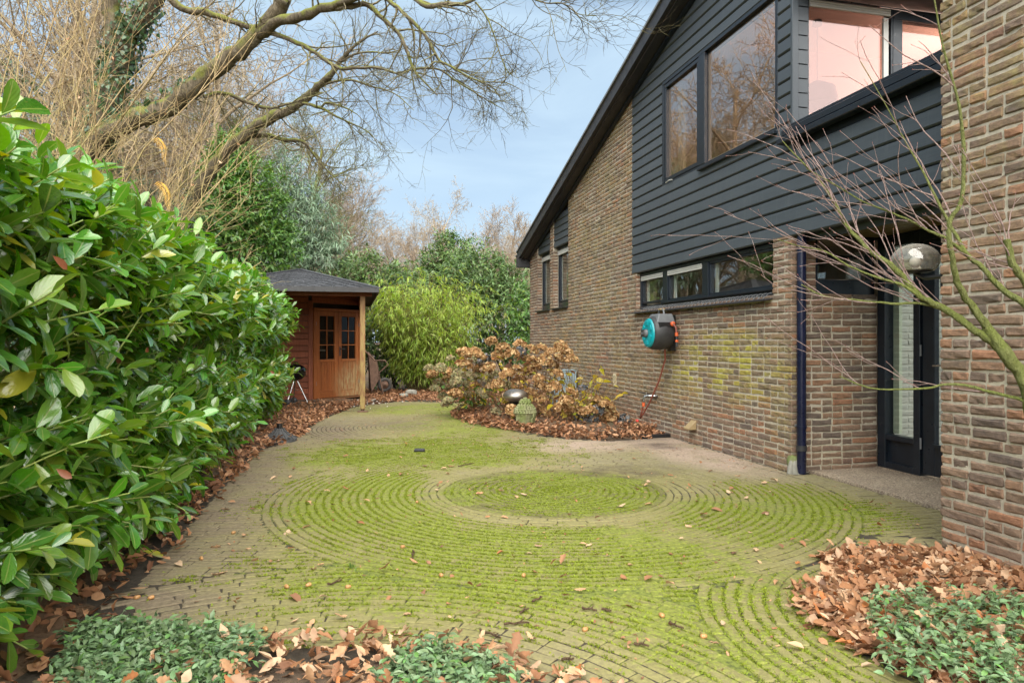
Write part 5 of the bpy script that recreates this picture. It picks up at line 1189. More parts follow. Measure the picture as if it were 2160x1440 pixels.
shrub('laurel_shrub', 'tall upright evergreen shrub rising behind the hedge left of the shed', [(515, 490, 13.8, 85, 85), (485, 400, 13.8, 50, 90), (545, 430, 13.8, 55, 75), (440, 520, 13.5, 60, 60), (575, 520, 13.8, 50, 50), (490, 330, 13.8, 28, 45)], 2700, T_OVAL, .12, M_SHRUB, stems=7, fill=.8)
shrub('grey_leaved_shrub', 'loose grey green shrub with drooping shoots above the shed roof', [(600, 420, 19, 35, 85), (640, 470, 19, 50, 65), (690, 545, 19, 40, 35), (615, 540, 19, 55, 35)], 1500, T_NARROW, .22, M_EUCA, k=8, droop=.5, stems=6, fill=.8, slen=2.5)
shrub('laurel_shrub', 'dark laurel growing behind and right of the shed', [(790, 660, 18.2, 55, 100), (765, 590, 18.6, 50, 50), (820, 720, 18.4, 60, 80), (850, 620, 19.2, 50, 55), (735, 600, 18.8, 40, 30)], 1500, T_OVAL, .15, M_RHODO, stems=6)
shrub('rhododendron', 'broad rhododendron with rounded crown against the house corner', [(1040, 650, 20.8, 85, 95), (1000, 590, 21, 70, 65), (1080, 690, 20.5, 45, 70), (1060, 610, 21, 55, 45), (985, 680, 20.6, 60, 80)], 1900, T_OVAL, .16, M_RHODO, stems=5)
shrub('rhododendron', 'taller rhododendron with a pointed top standing behind the bamboo', [(945, 560, 22.5, 45, 50), (900, 610, 22.5, 60, 40), (960, 605, 22.3, 60, 55), (850, 630, 22.5, 45, 35), (950, 535, 22.5, 22, 30)], 1500, T_OVAL, .17, M_RHODO, stems=5)
shrub('young_laurel', 'yellow green laurel peeping out behind the house corner', [(1105, 660, 19.2, 24, 60), (1112, 720, 19.2, 24, 40)], 260, T_OVAL, .15, M_SHRUB, stems=3)
shrub('holly_thicket', 'dark ivy and holly thicket behind the hedge among bare stems', [(60, 330, 11.5, 110, 110), (180, 380, 11.5, 90, 70), (270, 420, 11.8, 80, 60), (380, 470, 12.2, 80, 50), (30, 200, 11.8, 60, 70), (330, 520, 11, 60, 60)], 1700, T_OVAL, .07, M_IVY, k=6, stems=6, fill=.9)

# ---------------------------------------------------------------- bamboo
bb = G(893, 822); bam = root('bamboo', 'bright green feathery bamboo clump beside the wheelbarrow', 'bamboo', bb)
n = 150; a = rng.uniform(0, 6.28, n); tilt = rng.uniform(.03, .46, n) ** 1.0; b0 = bb + np.column_stack([np.cos(a), np.sin(a), 0 * a]) * rng.uniform(.0, .42, n)[:, None]
d = np.column_stack([np.cos(a) * np.sin(tilt), np.sin(a) * np.sin(tilt), np.cos(tilt)]); Lc = rng.uniform(1.9, 3.3, n) * (1 - .22 * tilt)
pts, rad = grow(b0, d, Lc, np.full(n, .011), .003, 9, .05, (0, 0, -.28)); V, q = tubes(pts, rad, 5); mb = MB(); mb.add(V, q); mb.build('culms', M_CULM, bam, smooth=True, kind='stuff')
p, d, r, Ln, t = spawn(pts, rad, 26, .16, 1., .9); d = nrm(d + np.array([0, 0, -.35])); tl = rng.uniform(.18, .42, len(p)); tp, tr = grow(p, d, tl, np.full(len(p), .003), .0012, 3, .1, (0, 0, -.6)); V, q = tubes(tp, tr, 3); mb = MB(); mb.add(V, q); mb.build('side_twigs', M_CULM, bam, smooth=True, kind='stuff')
lp, ldir, lr, _, _ = spawn(tp, tr, 5, .25, 1., .55); ldir = nrm(ldir + np.array([0, 0, -.55]) + rng.normal(size=lp.shape) * .2)
mb = MB(); mb.add(*inst(T_NARROW, frames(ldir, nrm(np.array([0, 0, 1.]) + rng.normal(size=lp.shape) * .4), rng.uniform(.105, .18, len(lp)), np.full(len(lp), 1.15)), lp)); mb.build('foliage', M_BAMBOO, bam, smooth=True, kind='stuff')
# ---------------------------------------------------------------- the leaning oak: limbs follow the photograph, twigs grow from them
oak = root('oak_tree', 'big mossy oak leaning over the garden with a sawn limb', 'tree', (-5.2, 8.6, 0))
def limb(path, sides=9, name='limb', mat=M_OAK, cap=False, parent=oak, rough=.06):
    thin = .74 if parent is oak else 1.
    pts = np.array([P(x, y, Z) for x, y, Z, w in path]); r = np.array([w / 2 * Z / F * thin for x, y, Z, w in path])
    # smooth by Catmull-Rom, 4 steps
    E = np.vstack([2 * pts[0] - pts[1], pts, 2 * pts[-1] - pts[-2]]); out = []; ro = []
    for i in range(1, len(E) - 2):
        for s in np.linspace(0, 1, 5)[:-1]:
            a, b, c, d = E[i - 1], E[i], E[i + 1], E[i + 2]
            out.append(.5 * (2 * b + (c - a) * s + (2 * a - 5 * b + 4 * c - d) * s * s + (3 * b - a - 3 * c + d) * s ** 3)); ro.append(r[i - 1] * (1 - s) + r[i] * s)
    out.append(pts[-1]); ro.append(r[-1]); out = np.array(out); ro = np.array(ro)
    out[1:-1] += rng.normal(size=out[1:-1].shape) * ro[1:-1, None] * .14
    V, q = tubes(out[None], (ro * (1 + rng.normal(size=len(ro)) * rough))[None], sides)
    V += rng.normal(size=V.shape) * np.repeat(ro, sides)[:, None] * .07
    mb = MB(); mb.add(V, q)
    if cap: mb.add(V[-sides:], [np.arange(sides)[None]])
    mb.build(name, mat, parent, smooth=True); return out, ro
main = limb([(-120, 760, 11.4, 95), (0, 520, 11.2, 80), (110, 385, 11.0, 70), (200, 300, 10.8, 58), (270, 258, 10.6, 54), (350, 222, 10.4, 50), (420, 175, 10.2, 50), (480, 125, 10.0, 48), (525, 90, 9.9, 46), (560, 55, 9.8, 44), (590, 15, 9.7, 42), (604, -8, 9.6, 40)], 14, 'trunk', cap=True)
L = [main]
L.append(limb([(545, 72, 9.85, 36), (590, 46, 9.6, 30), (640, 33, 9.3, 27), (690, 16, 9.0, 25), (740, 0, 8.7, 22), (800, -25, 8.3, 20)], 10))
L.append(limb([(690, 18, 9.0, 18), (740, 14, 8.8, 15), (773, 10, 8.7, 14), (797, 30, 8.6, 13), (827, 57, 8.5, 12), (847, 82, 8.4, 11), (860, 113, 8.35, 9.5), (873, 147, 8.3, 7.5), (888, 166, 8.25, 5.5), (923, 201, 8.1, 3)]))
L.append(limb([(790, -20, 8.35, 14), (827, 7, 8.2, 13), (853, 30, 8.1, 11.5), (887, 63, 8.0, 10), (907, 93, 7.95, 9), (927, 127, 7.9, 8), (950, 140, 7.85, 6.5), (990, 163, 7.75, 5), (1020, 173, 7.7, 4), (1067, 175, 7.6, 3), (1105, 193, 7.5, 1.6)]))
L.append(limb([(873, 146, 8.3, 6), (905, 144, 8.1, 6), (932, 149, 8.0, 5.5), (960, 170, 7.95, 4.5), (993, 190, 7.9, 3.6), (1020, 207, 7.85, 3), (1057, 228, 7.8, 2)], 7))
L.append(limb([(565, 68, 9.8, 17), (610, 83, 9.7, 14), (645, 99, 9.6, 12), (673, 117, 9.5, 11), (713, 143, 9.4, 10), (750, 144, 9.3, 8.5), (793, 143, 9.2, 7), (840, 157, 9.1, 4.5), (873, 171, 9.0, 2.5)]))
bl_ = limb([(380, 470, 12.5, 40), (450, 350, 12.2, 36), (500, 300, 12.0, 33), (545, 262, 11.8, 30), (590, 240, 11.6, 28), (640, 213, 11.4, 24), (670, 183, 11.2, 20), (700, 153, 11.0, 16), (720, 127, 10.9, 12), (737, 107, 10.8, 9), (767, 83, 10.7, 6.5), (797, 67, 10.6, 3.5)], 11); L.append(bl_)
L.append(limb([(718, 130, 10.9, 7), (753, 113, 10.8, 6), (787, 110, 10.7, 5), (817, 112, 10.6, 4), (853, 103, 10.5, 2)], 6))
L.append(limb([(672, 184, 11.2, 9), (710, 171, 11, 7.5), (750, 171, 10.9, 6), (780, 182, 10.8, 5), (813, 190, 10.7, 4), (840, 203, 10.6, 3), (873, 233, 10.5, 1.6)], 7))
L.append(limb([(635, 216, 11.4, 10), (677, 228, 11.2, 8), (710, 246, 11.1, 6), (740, 260, 11.0, 4.5), (780, 281, 10.9, 3), (803, 317, 10.8, 1.5)], 7))
L.append(limb([(677, 227, 11.2, 6), (690, 217, 11.1, 6), (727, 227, 11, 5), (753, 241, 10.9, 3)], 6))
L.append(limb([(340, -30, 9.5, 26), (383, 17, 9.6, 22), (433, 27, 9.7, 19), (483, 43, 9.8, 17), (530, 58, 9.85, 15), (552, 62, 9.85, 14)], 8))
L.append(limb([(860, -14, 8.0, 18), (900, 12, 7.8, 15), (940, 8, 7.7, 13), (975, 9, 7.6, 11), (1010, -6, 7.5, 9)], 8))
L.append(limb([(1003, 5, 7.5, 5), (1027, 37, 7.5, 4.4), (1043, 77, 7.45, 4), (1053, 110, 7.4, 3.4), (1070, 150, 7.4, 2.6), (1090, 165, 7.4, 1.4)], 6))
L.append(limb([(1110, -6, 7.2, 4.4), (1153, 7, 7.1, 4), (1187, 8, 7.0, 3.4), (1220, 30, 7.0, 2.6), (1258, 34, 6.9, 1.4)], 6))
L.append(limb([(430, 205, 10.25, 13), (470, 196, 10.4, 11), (520, 215, 10.5, 10), (560, 228, 10.6, 9), (600, 222, 10.7, 7), (680, 196, 10.8, 5)], 8))
L.append(limb([(520, 290, 12, 16), (560, 285, 12, 13), (600, 295, 12, 11), (640, 300, 12, 9), (665, 330, 12, 7), (690, 360, 12, 5), (730, 395, 12, 2.5)], 8))
L.append(limb([(330, -20, 10.6, 60), (290, 40, 10.7, 62), (262, 90, 10.8, 66), (240, 160, 10.9, 72), (215, 260, 11, 82), (190, 420, 11.1, 96), (180, 620, 11.2, 112), (178, 1000, 11.3, 130)], 14, 'trunk'))
L.append(limb([(235, -20, 10.6, 48), (240, 40, 10.7, 50), (248, 110, 10.8, 52)], 10))
# twigs over every limb
SP, SD, SR, SLn = [], [], [], []
for (pts, ro), (k, t0) in zip(L, [(14, .4), (8, .3), (16, .15), (24, .12), (18, .1), (16, .15), (16, .35), (12, .1), (17, .1), (14, .15), (7, .2), (7, .1), (7, .1), (14, .05), (18, .05), (12, .1), (18, .1), (6, .5), (3, .2)]):
    p, d, r, Ln, t = spawn(pts[None], ro[None], k, t0, 1., .85); SP.append(p); SD.append(d); SR.append(r); SLn.append(rng.uniform(.35, 1.1, k) * (1.15 - .55 * t))
p = np.concatenate(SP); d = np.concatenate(SD); r = np.concatenate(SR); Ls = np.concatenate(SLn)
mb = MB(); g1, rr1 = grow(p, d, Ls, np.minimum(r * .5, .013) + .002, .002, 6, .24, (0, 0, .12)); V, q = tubes(g1, rr1, 4); mb.add(V, q)
p, d, r, Ln, t = spawn(g1, rr1, 5, .2, 1., .7); g2, rr2 = grow(p, d, Ln * rng.uniform(.3, .65, len(p)), np.minimum(r * .8, .005), .0013, 4, .22); V, q = tubes(g2, rr2, 3); mb.add(V, q)
p, d, r, Ln, t = spawn(g2, rr2, 4, .3, 1., .6); g3, rr3 = grow(p, d, Ln * rng.uniform(.35, .7, len(p)), np.full(len(p), .0019), .001, 3, .2); V, q = tubes(g3, rr3, 3); mb.add(V, q)
mb.build('twigs', M_TWIG, oak, smooth=True, kind='stuff')
# ivy on the trunk and limb
ivy_p, ivy_n = [], []
tr, ro = L[17]; m = 2600; i = rng.integers(3, len(tr) - 1, m); a = rng.uniform(0, 6.28, m); off = np.column_stack([np.cos(a), np.sin(a), .2 * rng.normal(size=m)])
ivy_p.append(tr[i] + rng.normal(size=(m, 3)) * np.array([.03, .03, .12]) + off * (ro[i] + rng.uniform(.0, .09, m))[:, None]); ivy_n.append(off)
tr, ro = main; m = 260; i = rng.integers(12, 24, m); a = rng.uniform(.3, 2.8, m); off = np.column_stack([np.cos(a) * .6, -.4 + .3 * rng.normal(size=m), np.sin(a)]); off = nrm(off)
ivy_p.append(tr[i] + rng.normal(size=(m, 3)) * .08 + off * (ro[i] + rng.uniform(0, .03, m))[:, None]); ivy_n.append(off)
p = np.concatenate(ivy_p); nn = nrm(np.concatenate(ivy_n) + rng.normal(size=p.shape) * .3); d = nrm(np.array([0, 0, -1.]) + rng.normal(size=p.shape) * .5)
mb = MB(); mb.add(*inst(T_IVY, frames(d, nn, rng.uniform(.05, .085, len(p))), p)); mb.build('ivy', M_IVY, oak, smooth=True, kind='stuff')

# ---------------------------------------------------------------- bare tree kinds, copied into the wood
def bare_tree(H, seed, mat, spread=.6, k=(9, 7, 6, 5), dense=1.0, multi=1, twig_r=.004, lean=0.0):
    global rng
    keep = rng; rng = np.random.default_rng(seed)
    t = root('bare_tree', None, None, (0, 0, 0)); m = multi
    d0 = np.tile([[lean, 0, 1.]], (m, 1)) + rng.normal(size=(m, 3)) * .12 * (m > 1)
    g, r = grow(np.zeros((m, 3)) + rng.normal(size=(m, 3)) * np.array([.12, .12, 0]) * (m > 1), d0, np.full(m, H * .78), np.full(m, H * .018), H * .004, 9, .07, (0, 0, .1)); V, q = tubes(g, r, 8); mb = MB(); mb.add(V, q); mb.build('trunk', mat, t, smooth=True)
    crown = MB(); pg, pr = g, r
    for lv, kk in enumerate(k):
        p, d, rr, Ln, tt = spawn(pg, pr, kk, .22 if lv == 0 else .2, 1., spread * (1 + .15 * lv), .3)
        ln = Ln * rng.uniform(.35, .68, len(p)) * (1.15 - .5 * tt) if lv else H * rng.uniform(.3, .55, len(p)) * (1.2 - .75 * tt)
        r0 = np.maximum(np.minimum(rr * .62, H * .012 * .55 ** lv), twig_r * .9); pg, pr = grow(p, d, ln, r0, max(twig_r * .45, .5 * twig_r), 6 if lv < 2 else 3, .16, (0, 0, .18 if lv < 2 else .08)); V, q = tubes(pg, pr, 5 if lv == 0 else 3); crown.add(V, q)
    crown.build('crown', mat, t, smooth=True, kind='stuff'); rng = keep; return t
kinds = [bare_tree(10, 21, M_FARWOOD, .62, (11, 8, 6, 4), twig_r=.008), bare_tree(10, 22, M_FARRED, .5, (13, 8, 6, 4), multi=2, twig_r=.008), bare_tree(9.5, 23, M_FARWOOD, .72, (10, 8, 7, 4), lean=.15, twig_r=.008), bare_tree(9, 24, M_OAK, .6, (12, 9, 7, 4), twig_r=.006)]
used = set()
def plant(kind, px, Z, h, rot, label, group=None):
    src = kinds[kind]; o = src if kind not in used else copy_tree(src); used.add(kind)
    loc = P(px, 720, Z); loc[2] = -.05; o.location = tuple(loc); s = h / (10, 10, 9.5, 9)[kind]; o.scale = (s, s, s); o.rotation_euler = (0, 0, rot); tag(o, label, 'tree', group)
    if not group and 'group' in o: del o['group']
    return o
plant(3, 625, 23, 10.6, 2.6, 'rounded bare tree with dense brown twigs above the shed')
plant(1, 700, 30, 9.0, 2.0, 'bare tree with reddish twigs just right of the rounded tree')
plant(0, 430, 17, 11.5, 4.3, 'tall bare tree behind the sawn oak limb')
plant(2, 330, 15, 11.0, 3.3, 'bare tree with several upright limbs behind the ivy clad trunk')
plant(0, 190, 14, 11.5, 5.1, 'tall bare tree at the left behind the tan thicket')
plant(3, 560, 19, 9.0, 4.0, 'bare tree between the laurel shrub and the oak limbs')
plant(2, 40, 13, 11.0, .2, 'leaning bare tree at the far left edge of the garden')
r_ = random.Random(5)
for i in range(30):
    plant(r_.choice([0, 1, 2, 1, 2]), 560 + i * 20 + r_.uniform(-8, 8), r_.uniform(38, 60), r_.uniform(7.8, 11.2), r_.uniform(0, 6.28), 'bare leafless tree in the far wood beyond the garden', 'trees of the far wood')
for i in range(12):
    plant(r_.choice([0, 1, 2]), -150 + i * 62 + r_.uniform(-20, 20), r_.uniform(24, 34), r_.uniform(10, 14), r_.uniform(0, 6.28), 'bare tree deep in the wood behind the hedge', 'trees of the wood behind the hedge')

# ---------------------------------------------------------------- tan thickets of thin stems behind the hedge
for j, (px, Z, h, lb) in enumerate(((-60, 5.6, 4.2, 'thicket of thin tan stems at the left edge above the hedge'), (130, 7.2, 4.0, 'arching tan stems rising behind the hedge below the ivy trunk'), (290, 9.4, 2.5, 'low tangle of tan twigs behind the hedge below the sawn limb'))):
    b = P(px, 720, Z); b[2] = 0; t = root('bare_shrub', lb, 'shrub', b); m = (22, 24, 18)[j]
    d = nrm(np.column_stack([rng.normal(size=m) * .40 + (.42, .30, .1)[j], rng.normal(size=m) * .35, np.ones(m)])); g, r = grow(b + rng.normal(size=(m, 3)) * np.array([.25, .25, 0]), d, h * rng.uniform(.8, 1.35, m), rng.uniform(.007, .016, m), .003, 10, .075, (.08, 0, -.12)); sel = (g[:, :, 0].max(1) < -.75) & (g[:, -1, 2] > 1.6); g, r = g[sel], r[sel]; V, q = tubes(g, r, 5); mb = MB(); mb.add(V, q); mb.build('stems', M_TAN, t, smooth=True, kind='stuff')
    mb = MB(); p, d, rr, Ln, tt = spawn(g, r, 11, .25, 1., .6); g2, r2 = grow(p, d, Ln * rng.uniform(.12, .36, len(p)), np.minimum(rr * .6, .006), .0018, 6, .13, (0, 0, .1)); sel = g2[:, :, 0].max(1) < -.8; g2, r2 = g2[sel], r2[sel]; V, q = tubes(g2, r2, 3); mb.add(V, q)
    p, d, rr, Ln, tt = spawn(g2, r2, 5, .2, 1., .6); g3, r3 = grow(p, d, Ln * rng.uniform(.2, .5, len(p)), np.full(len(p), .0024), .0012, 3, .15); V, q = tubes(g3, r3, 3); mb.add(V, q); mb.build('twigs', M_TAN, t, smooth=True, kind='stuff')
    p, d, rr, Ln, tt = spawn(g2, r2, 1, .3, 1., .9); mb = MB(); sel = rng.random(len(p)) < .5; p, d = p[sel], nrm(d[sel] + np.array([0, 0, -1.2])); mb.add(*inst(T_OVAL, frames(d, unit(len(p)), rng.uniform(.03, .055, len(p))), p)); mb.build('dry_leaves', M_LITTER, t, smooth=True, kind='stuff')
# two yellowed fern fronds hanging in the twigs
for (x, y, Z, lb) in ((345, 320, 6.2, 'upper yellow dead frond hanging in the twigs'), (352, 415, 6.0, 'lower yellow dead frond hanging in the twigs')):
    c = P(x, y, Z); m = 44; t_ = np.linspace(0, 1, m); side = np.where(np.arange(m) % 2, 1, -1); ax = np.array([.10, 0, -.24]); pp_ = c + np.array([-.06, 0, .13]) + ax * t_[:, None] + np.column_stack([.02 * np.sin(t_ * 5), 0 * t_, 0 * t_])
    dd = np.column_stack([side * .9 + .1, 0 * t_ - .2, 0 * t_ - .45]); mb = MB(); mb.add(*inst(T_NARROW, frames(dd, np.tile([[0, -1., .3]], (m, 1)), .05 * (1.1 - t_ * .8), np.full(m, .8)), pp_)); tag(mb.build('dead_frond', simple('yellow_frond', (.62, .34, .03), .7, .25, 30), smooth=True), lb, 'fern')

# ---------------------------------------------------------------- young maple in the round bed at the right
tb = np.array([C3[0] + .06, C3[1], .0]); mp = root('maple_tree', 'young bare maple with green bark and reddish twigs before the brick pier', 'tree', tb)
def mlimb(path, sides=8, name='branch', mat=M_MAPLE): return limb(path, sides, name, mat, parent=mp, rough=.02)
ML = []
ML.append(mlimb([(2215, 1330, 2.95, 70), (2212, 1150, 2.95, 60), (2205, 1000, 2.95, 52), (2190, 880, 2.97, 42), (2160, 797, 3.0, 29), (2115, 737, 3.03, 25), (2081, 690, 3.06, 21)], 10, 'trunk'))
ML.append(mlimb([(2118, 741, 3.03, 19), (2068, 703, 3.07, 16), (2033, 681, 3.1, 15), (1990, 651, 3.15, 14), (1947, 629, 3.18, 13), (1921, 603, 3.2, 12), (1900, 578, 3.22, 11.5), (1870, 552, 3.25, 11), (1835, 530, 3.28, 10), (1810, 504, 3.3, 9), (1784, 474, 3.33, 7.5), (1767, 440, 3.35, 6.5), (1745, 405, 3.37, 5), (1715, 365, 3.4, 4), (1680, 330, 3.42, 3), (1650, 297, 3.44, 2)]))
ML.append(mlimb([(2083, 692, 3.06, 18), (2046, 640, 3.05, 14), (2020, 595, 3.03, 12.5), (2010, 548, 3.0, 11), (2001, 487, 2.98, 10), (2010, 455, 2.97, 9), (2029, 418, 2.95, 8.5), (2033, 310, 2.93, 7.5), (2017, 199, 2.9, 6), (1989, 100, 2.88, 4.5), (1971, 0, 2.86, 3)]))
ML.append(mlimb([(2190, 700, 3.0, 18), (2160, 640, 3.02, 15), (2120, 615, 3.08, 12), (2072, 565, 3.13, 10), (2042, 539, 3.16, 8.5), (2016, 496, 3.2, 7), (1990, 450, 3.22, 6), (1968, 405, 3.25, 5), (1940, 350, 3.28, 4), (1905, 290, 3.3, 3), (1865, 215, 3.32, 2.2), (1815, 130, 3.35, 1.5)]))
ML.append(mlimb([(2200, 690, 2.9, 17), (2165, 600, 2.9, 15), (2137, 556, 2.9, 14), (2124, 505, 2.9, 14)], 8))
ML.append(mlimb([(2190, 860, 2.97, 10), (2160, 845, 3.0, 8), (2098, 828, 3.08, 6.5), (2016, 810, 3.16, 5.5), (1947, 819, 3.22, 4.5), (1857, 821, 3.3, 3.4), (1810, 810, 3.34, 2.8), (1771, 793, 3.38, 2)]))
ML.append(mlimb([(1990, 651, 3.15, 8), (1940, 640, 3.2, 6), (1880, 640, 3.24, 5), (1800, 632, 3.3, 4), (1740, 625, 3.34, 3), (1690, 600, 3.38, 2.2)]))
ML.append(mlimb([(1947, 629, 3.18, 8), (1900, 600, 3.2, 6.5), (1850, 585, 3.24, 5), (1790, 560, 3.28, 4), (1740, 530, 3.32, 3), (1690, 520, 3.36, 2), (1640, 505, 3.4, 1.4)]))
ML.append(mlimb([(2038, 535, 3.15, 8), (1998, 504, 3.17, 6.5), (1960, 487, 3.2, 5.5), (1922, 467, 3.22, 4.8), (1871, 445, 3.26, 4), (1820, 425, 3.3, 3.2), (1770, 395, 3.34, 2.6), (1700, 355, 3.4, 1.6)]))
SP, SD, SR, SL_ = [], [], [], []
tow = nrm(P(1500, 300, 3.6) - P(2000, 650, 3.1))
for (pts, ro), k, t0 in zip(ML, (0, 24, 7, 12, 5, 4, 7, 8, 9), (0, .12, .3, .15, .5, .3, .1, .1, .15)):
    if not k: continue
    p, d, r, Ln, t = spawn(pts[None], ro[None], k, t0, 1., .55); SP.append(p); SD.append(nrm(d + tow * .45)); SR.append(r); SL_.append(rng.uniform(.18, .55, k))
p = np.concatenate(SP); d = np.concatenate(SD); r = np.concatenate(SR); Ls = np.concatenate(SL_)
mb = MB(); g1, r1 = grow(p, d, Ls, np.minimum(r * .6, .0036), .0014, 7, .10, tow * .3); V, q = tubes(g1, r1, 5); mb.add(V, q)
p, d, r, Ln, t = spawn(g1, r1, 2, .2, .95, .5); g2, r2 = grow(p, d, Ln * rng.uniform(.25, .6, len(p)), np.minimum(r * .7, .0019), .0010, 5, .1, tow * .25); V, q = tubes(g2, r2, 4); mb.add(V, q)
mb.build('twigs', M_MAPLE_T, mp, smooth=True, kind='stuff')
tips = np.concatenate([g1[:, -1], g2[:, -1], g1[:, 3], g2[:, 3]]); mb = MB(); m = len(tips); u = T_OVAL
bud = (np.array([[.45, 0, 0], [-.45, 0, 0], [0, .45, 0], [0, -.45, 0], [0, 0, 1.], [0, 0, -.6]]), [np.array([[0, 2, 4], [2, 1, 4], [1, 3, 4], [3, 0, 4], [2, 0, 5], [1, 2, 5], [3, 1, 5], [0, 3, 5]])], np.zeros((6, 2)))
mb.add(*inst(bud, np.tile(np.eye(3)[None] * .0042, (m, 1, 1)), tips)); mb.build('buds', simple('red_bud', (.30, .09, .06), .6), mp, kind='stuff')
# ---------------------------------------------------------------- hydrangeas
def head_mesh(seed, mat, r=.095, n=150):
    rr = np.random.default_rng(seed); u = rr.normal(size=(n, 3)); u[:, 2] = np.abs(u[:, 2]) * .9 - .25 * rr.random(n); u = u / np.linalg.norm(u, axis=1, keepdims=True)
    p = u * r * rr.uniform(.82, 1.08, n)[:, None] * np.array([1, 1, .82]); nn = nrm(u + rr.normal(size=(n, 3)) * .55); d = nrm(np.cross(nn, rr.normal(size=(n, 3))))
    tpl = (np.array([[-.5, -.5, .12], [.5, -.45, .0], [.55, .5, .14], [-.45, .5, -.05], [0, 0, -.1]]), [np.array([[0, 1, 4], [1, 2, 4], [2, 3, 4], [3, 0, 4]])], np.zeros((5, 2)))
    mb = MB(); mb.add(*inst(tpl, frames(d, nn, rr.uniform(.022, .042, n)), p)); return mb.mesh('flower_head', mat)
HB = [head_mesh(i, M_PETAL) for i in range(4)]; HG = [head_mesh(10 + i, M_PETAL_G, .09) for i in range(3)]; HD = [head_mesh(20 + i, M_PETAL_D, .085, 110) for i in range(2)]
T_HLEAF = blade([0, .1, .35, .7, 1.0], [.01, .16, .30, .22, .01], .22, .35)
def hydrangea(label, base_px, heads, nleaf, Zr, leafc, lf=.4, bare=30):
    bs = [G(x, y) for x, y in base_px]; t = root('hydrangea', label, 'shrub', bs[0]); sp = []
    for (x, y, kind) in heads:
        Z = rng.uniform(*Zr); c = P(x, y, Z)
        if c[0] > 3.85: c = P(x, y, Z * 3.8 / c[0] if c[0] > 0 else Z)
        h = {'b': HB, 'g': HG, 'd': HD}[kind]; o = link('flower_head', h[rng.integers(len(h))], t, c); s = rng.uniform(.85, 1.25); o.scale = (s, s, s); o.rotation_euler = (rng.normal() * .3, rng.normal() * .3, rng.uniform(0, 6))
        b = bs[int(np.argmin([abs(bx[0] - c[0]) + abs(bx[1] - c[1]) for bx in bs]))]; b = b + np.array([rng.normal() * .10, rng.normal() * .10, .0]); k = np.linspace(0, 1, 7)[:, None]; bow = np.array([c[0] - b[0], c[1] - b[1], 0]) * .25
        sp.append(b + (c - np.array([0, 0, .05]) - b) * k + bow * (k * (1 - k)) * np.array([1, 1, 0]) * 1.2 + np.array([0, 0, .2]) * k * (1 - k) + rng.normal(size=(7, 3)) * .008)
    for _ in range(bare):
        b = bs[rng.integers(len(bs))] + np.array([rng.normal() * .14, rng.normal() * .14, 0]); e_ = b + np.array([rng.normal() * .35, rng.normal() * .3, rng.uniform(.35, .95)]); e_[0] = min(e_[0], 3.85); k = np.linspace(0, 1, 7)[:, None]; sp.append(b + (e_ - b) * k + np.array([0, 0, .15]) * k * (1 - k) + rng.normal(size=(7, 3)) * .01)
    sp = np.array(sp); V, q = tubes(sp, np.tile(np.linspace(.0065, .0032, 7), (len(sp), 1)), 5); mb = MB(); mb.add(V, q); mb.build('stems', M_HYST, t, smooth=True, kind='stuff')
    i = rng.integers(len(sp), size=nleaf); k = rng.integers(2, 7, nleaf); p = sp[i, k] + rng.normal(size=(nleaf, 3)) * .02; d = nrm(np.column_stack([rng.normal(size=nleaf), rng.normal(size=nleaf), rng.normal(size=nleaf) * .35 - .15])); nn = nrm(np.array([0, 0, 1.]) + rng.normal(size=(nleaf, 3)) * .45)
    g = rng.random(nleaf) < lf; R = frames(d, nn, rng.uniform(.07, .14, nleaf))
    for nm, mt, ms in (('yellow_leaves', M_YELLOW, g), ('withered_leaves', leafc, ~g)):
        mb = MB(); mb.add(*inst(T_HLEAF, R[ms], p[ms])); mb.build(nm, mt, t, smooth=True, kind='stuff')
    return t
hydrangea('faded green and brown hydrangea at the left end of the bed', [(1010, 872), (1030, 866)], [(x, y, 'g' if (i % 3) else 'b') for i, (x, y) in enumerate([(912, 792), (930, 776), (950, 758), (975, 746), (1000, 760), (925, 808), (945, 800), (966, 790), (990, 792), (1012, 780), (918, 822), (950, 818), (1000, 815), (935, 838), (1024, 800), (980, 770), (962, 806), (985, 812), (940, 786), (1005, 796), (905, 778), (1035, 815), (1018, 830), (985, 834), (960, 832), (945, 850), (975, 862), (1000, 745)])], 170, (10.6, 11.6), M_SHRUB, .3)
hydrangea('tall brown hydrangea crowded with dried flower heads in the middle', [(1075, 880), (1110, 878), (1150, 876)], [(x, y, k) for x, y, k in [(1036, 721, 'b'), (981, 745, 'b'), (1060, 735, 'b'), (1052, 752, 'b'), (1097, 728, 'b'), (1098, 742, 'd'), (1078, 748, 'b'), (1122, 738, 'b'), (1143, 736, 'b'), (1162, 744, 'b'), (1183, 730, 'b'), (1193, 745, 'b'), (1107, 755, 'b'), (1124, 762, 'b'), (1150, 760, 'b'), (1178, 757, 'b'), (1165, 770, 'b'), (1090, 780, 'b'), (1115, 784, 'b'), (1032, 775, 'b'), (1070, 792, 'b'), (1100, 802, 'b'), (1137, 800, 'b'), (1140, 818, 'b'), (1168, 818, 'b'), (1174, 790, 'b'), (1120, 832, 'b'), (1142, 845, 'b'), (1022, 760, 'd'), (1040, 792, 'g'), (1050, 812, 'b'), (1010, 752, 'b'), (1065, 815, 'g'), (1088, 815, 'b'), (1130, 775, 'b'), (1145, 775, 'd'), (1125, 858, 'b'), (1150, 868, 'b'), (1082, 868, 'b'), (1046, 870, 'g'), (1178, 742, 'b'), (1205, 760, 'b')]], 190, (9.9, 11.0), M_LITTER, .5)
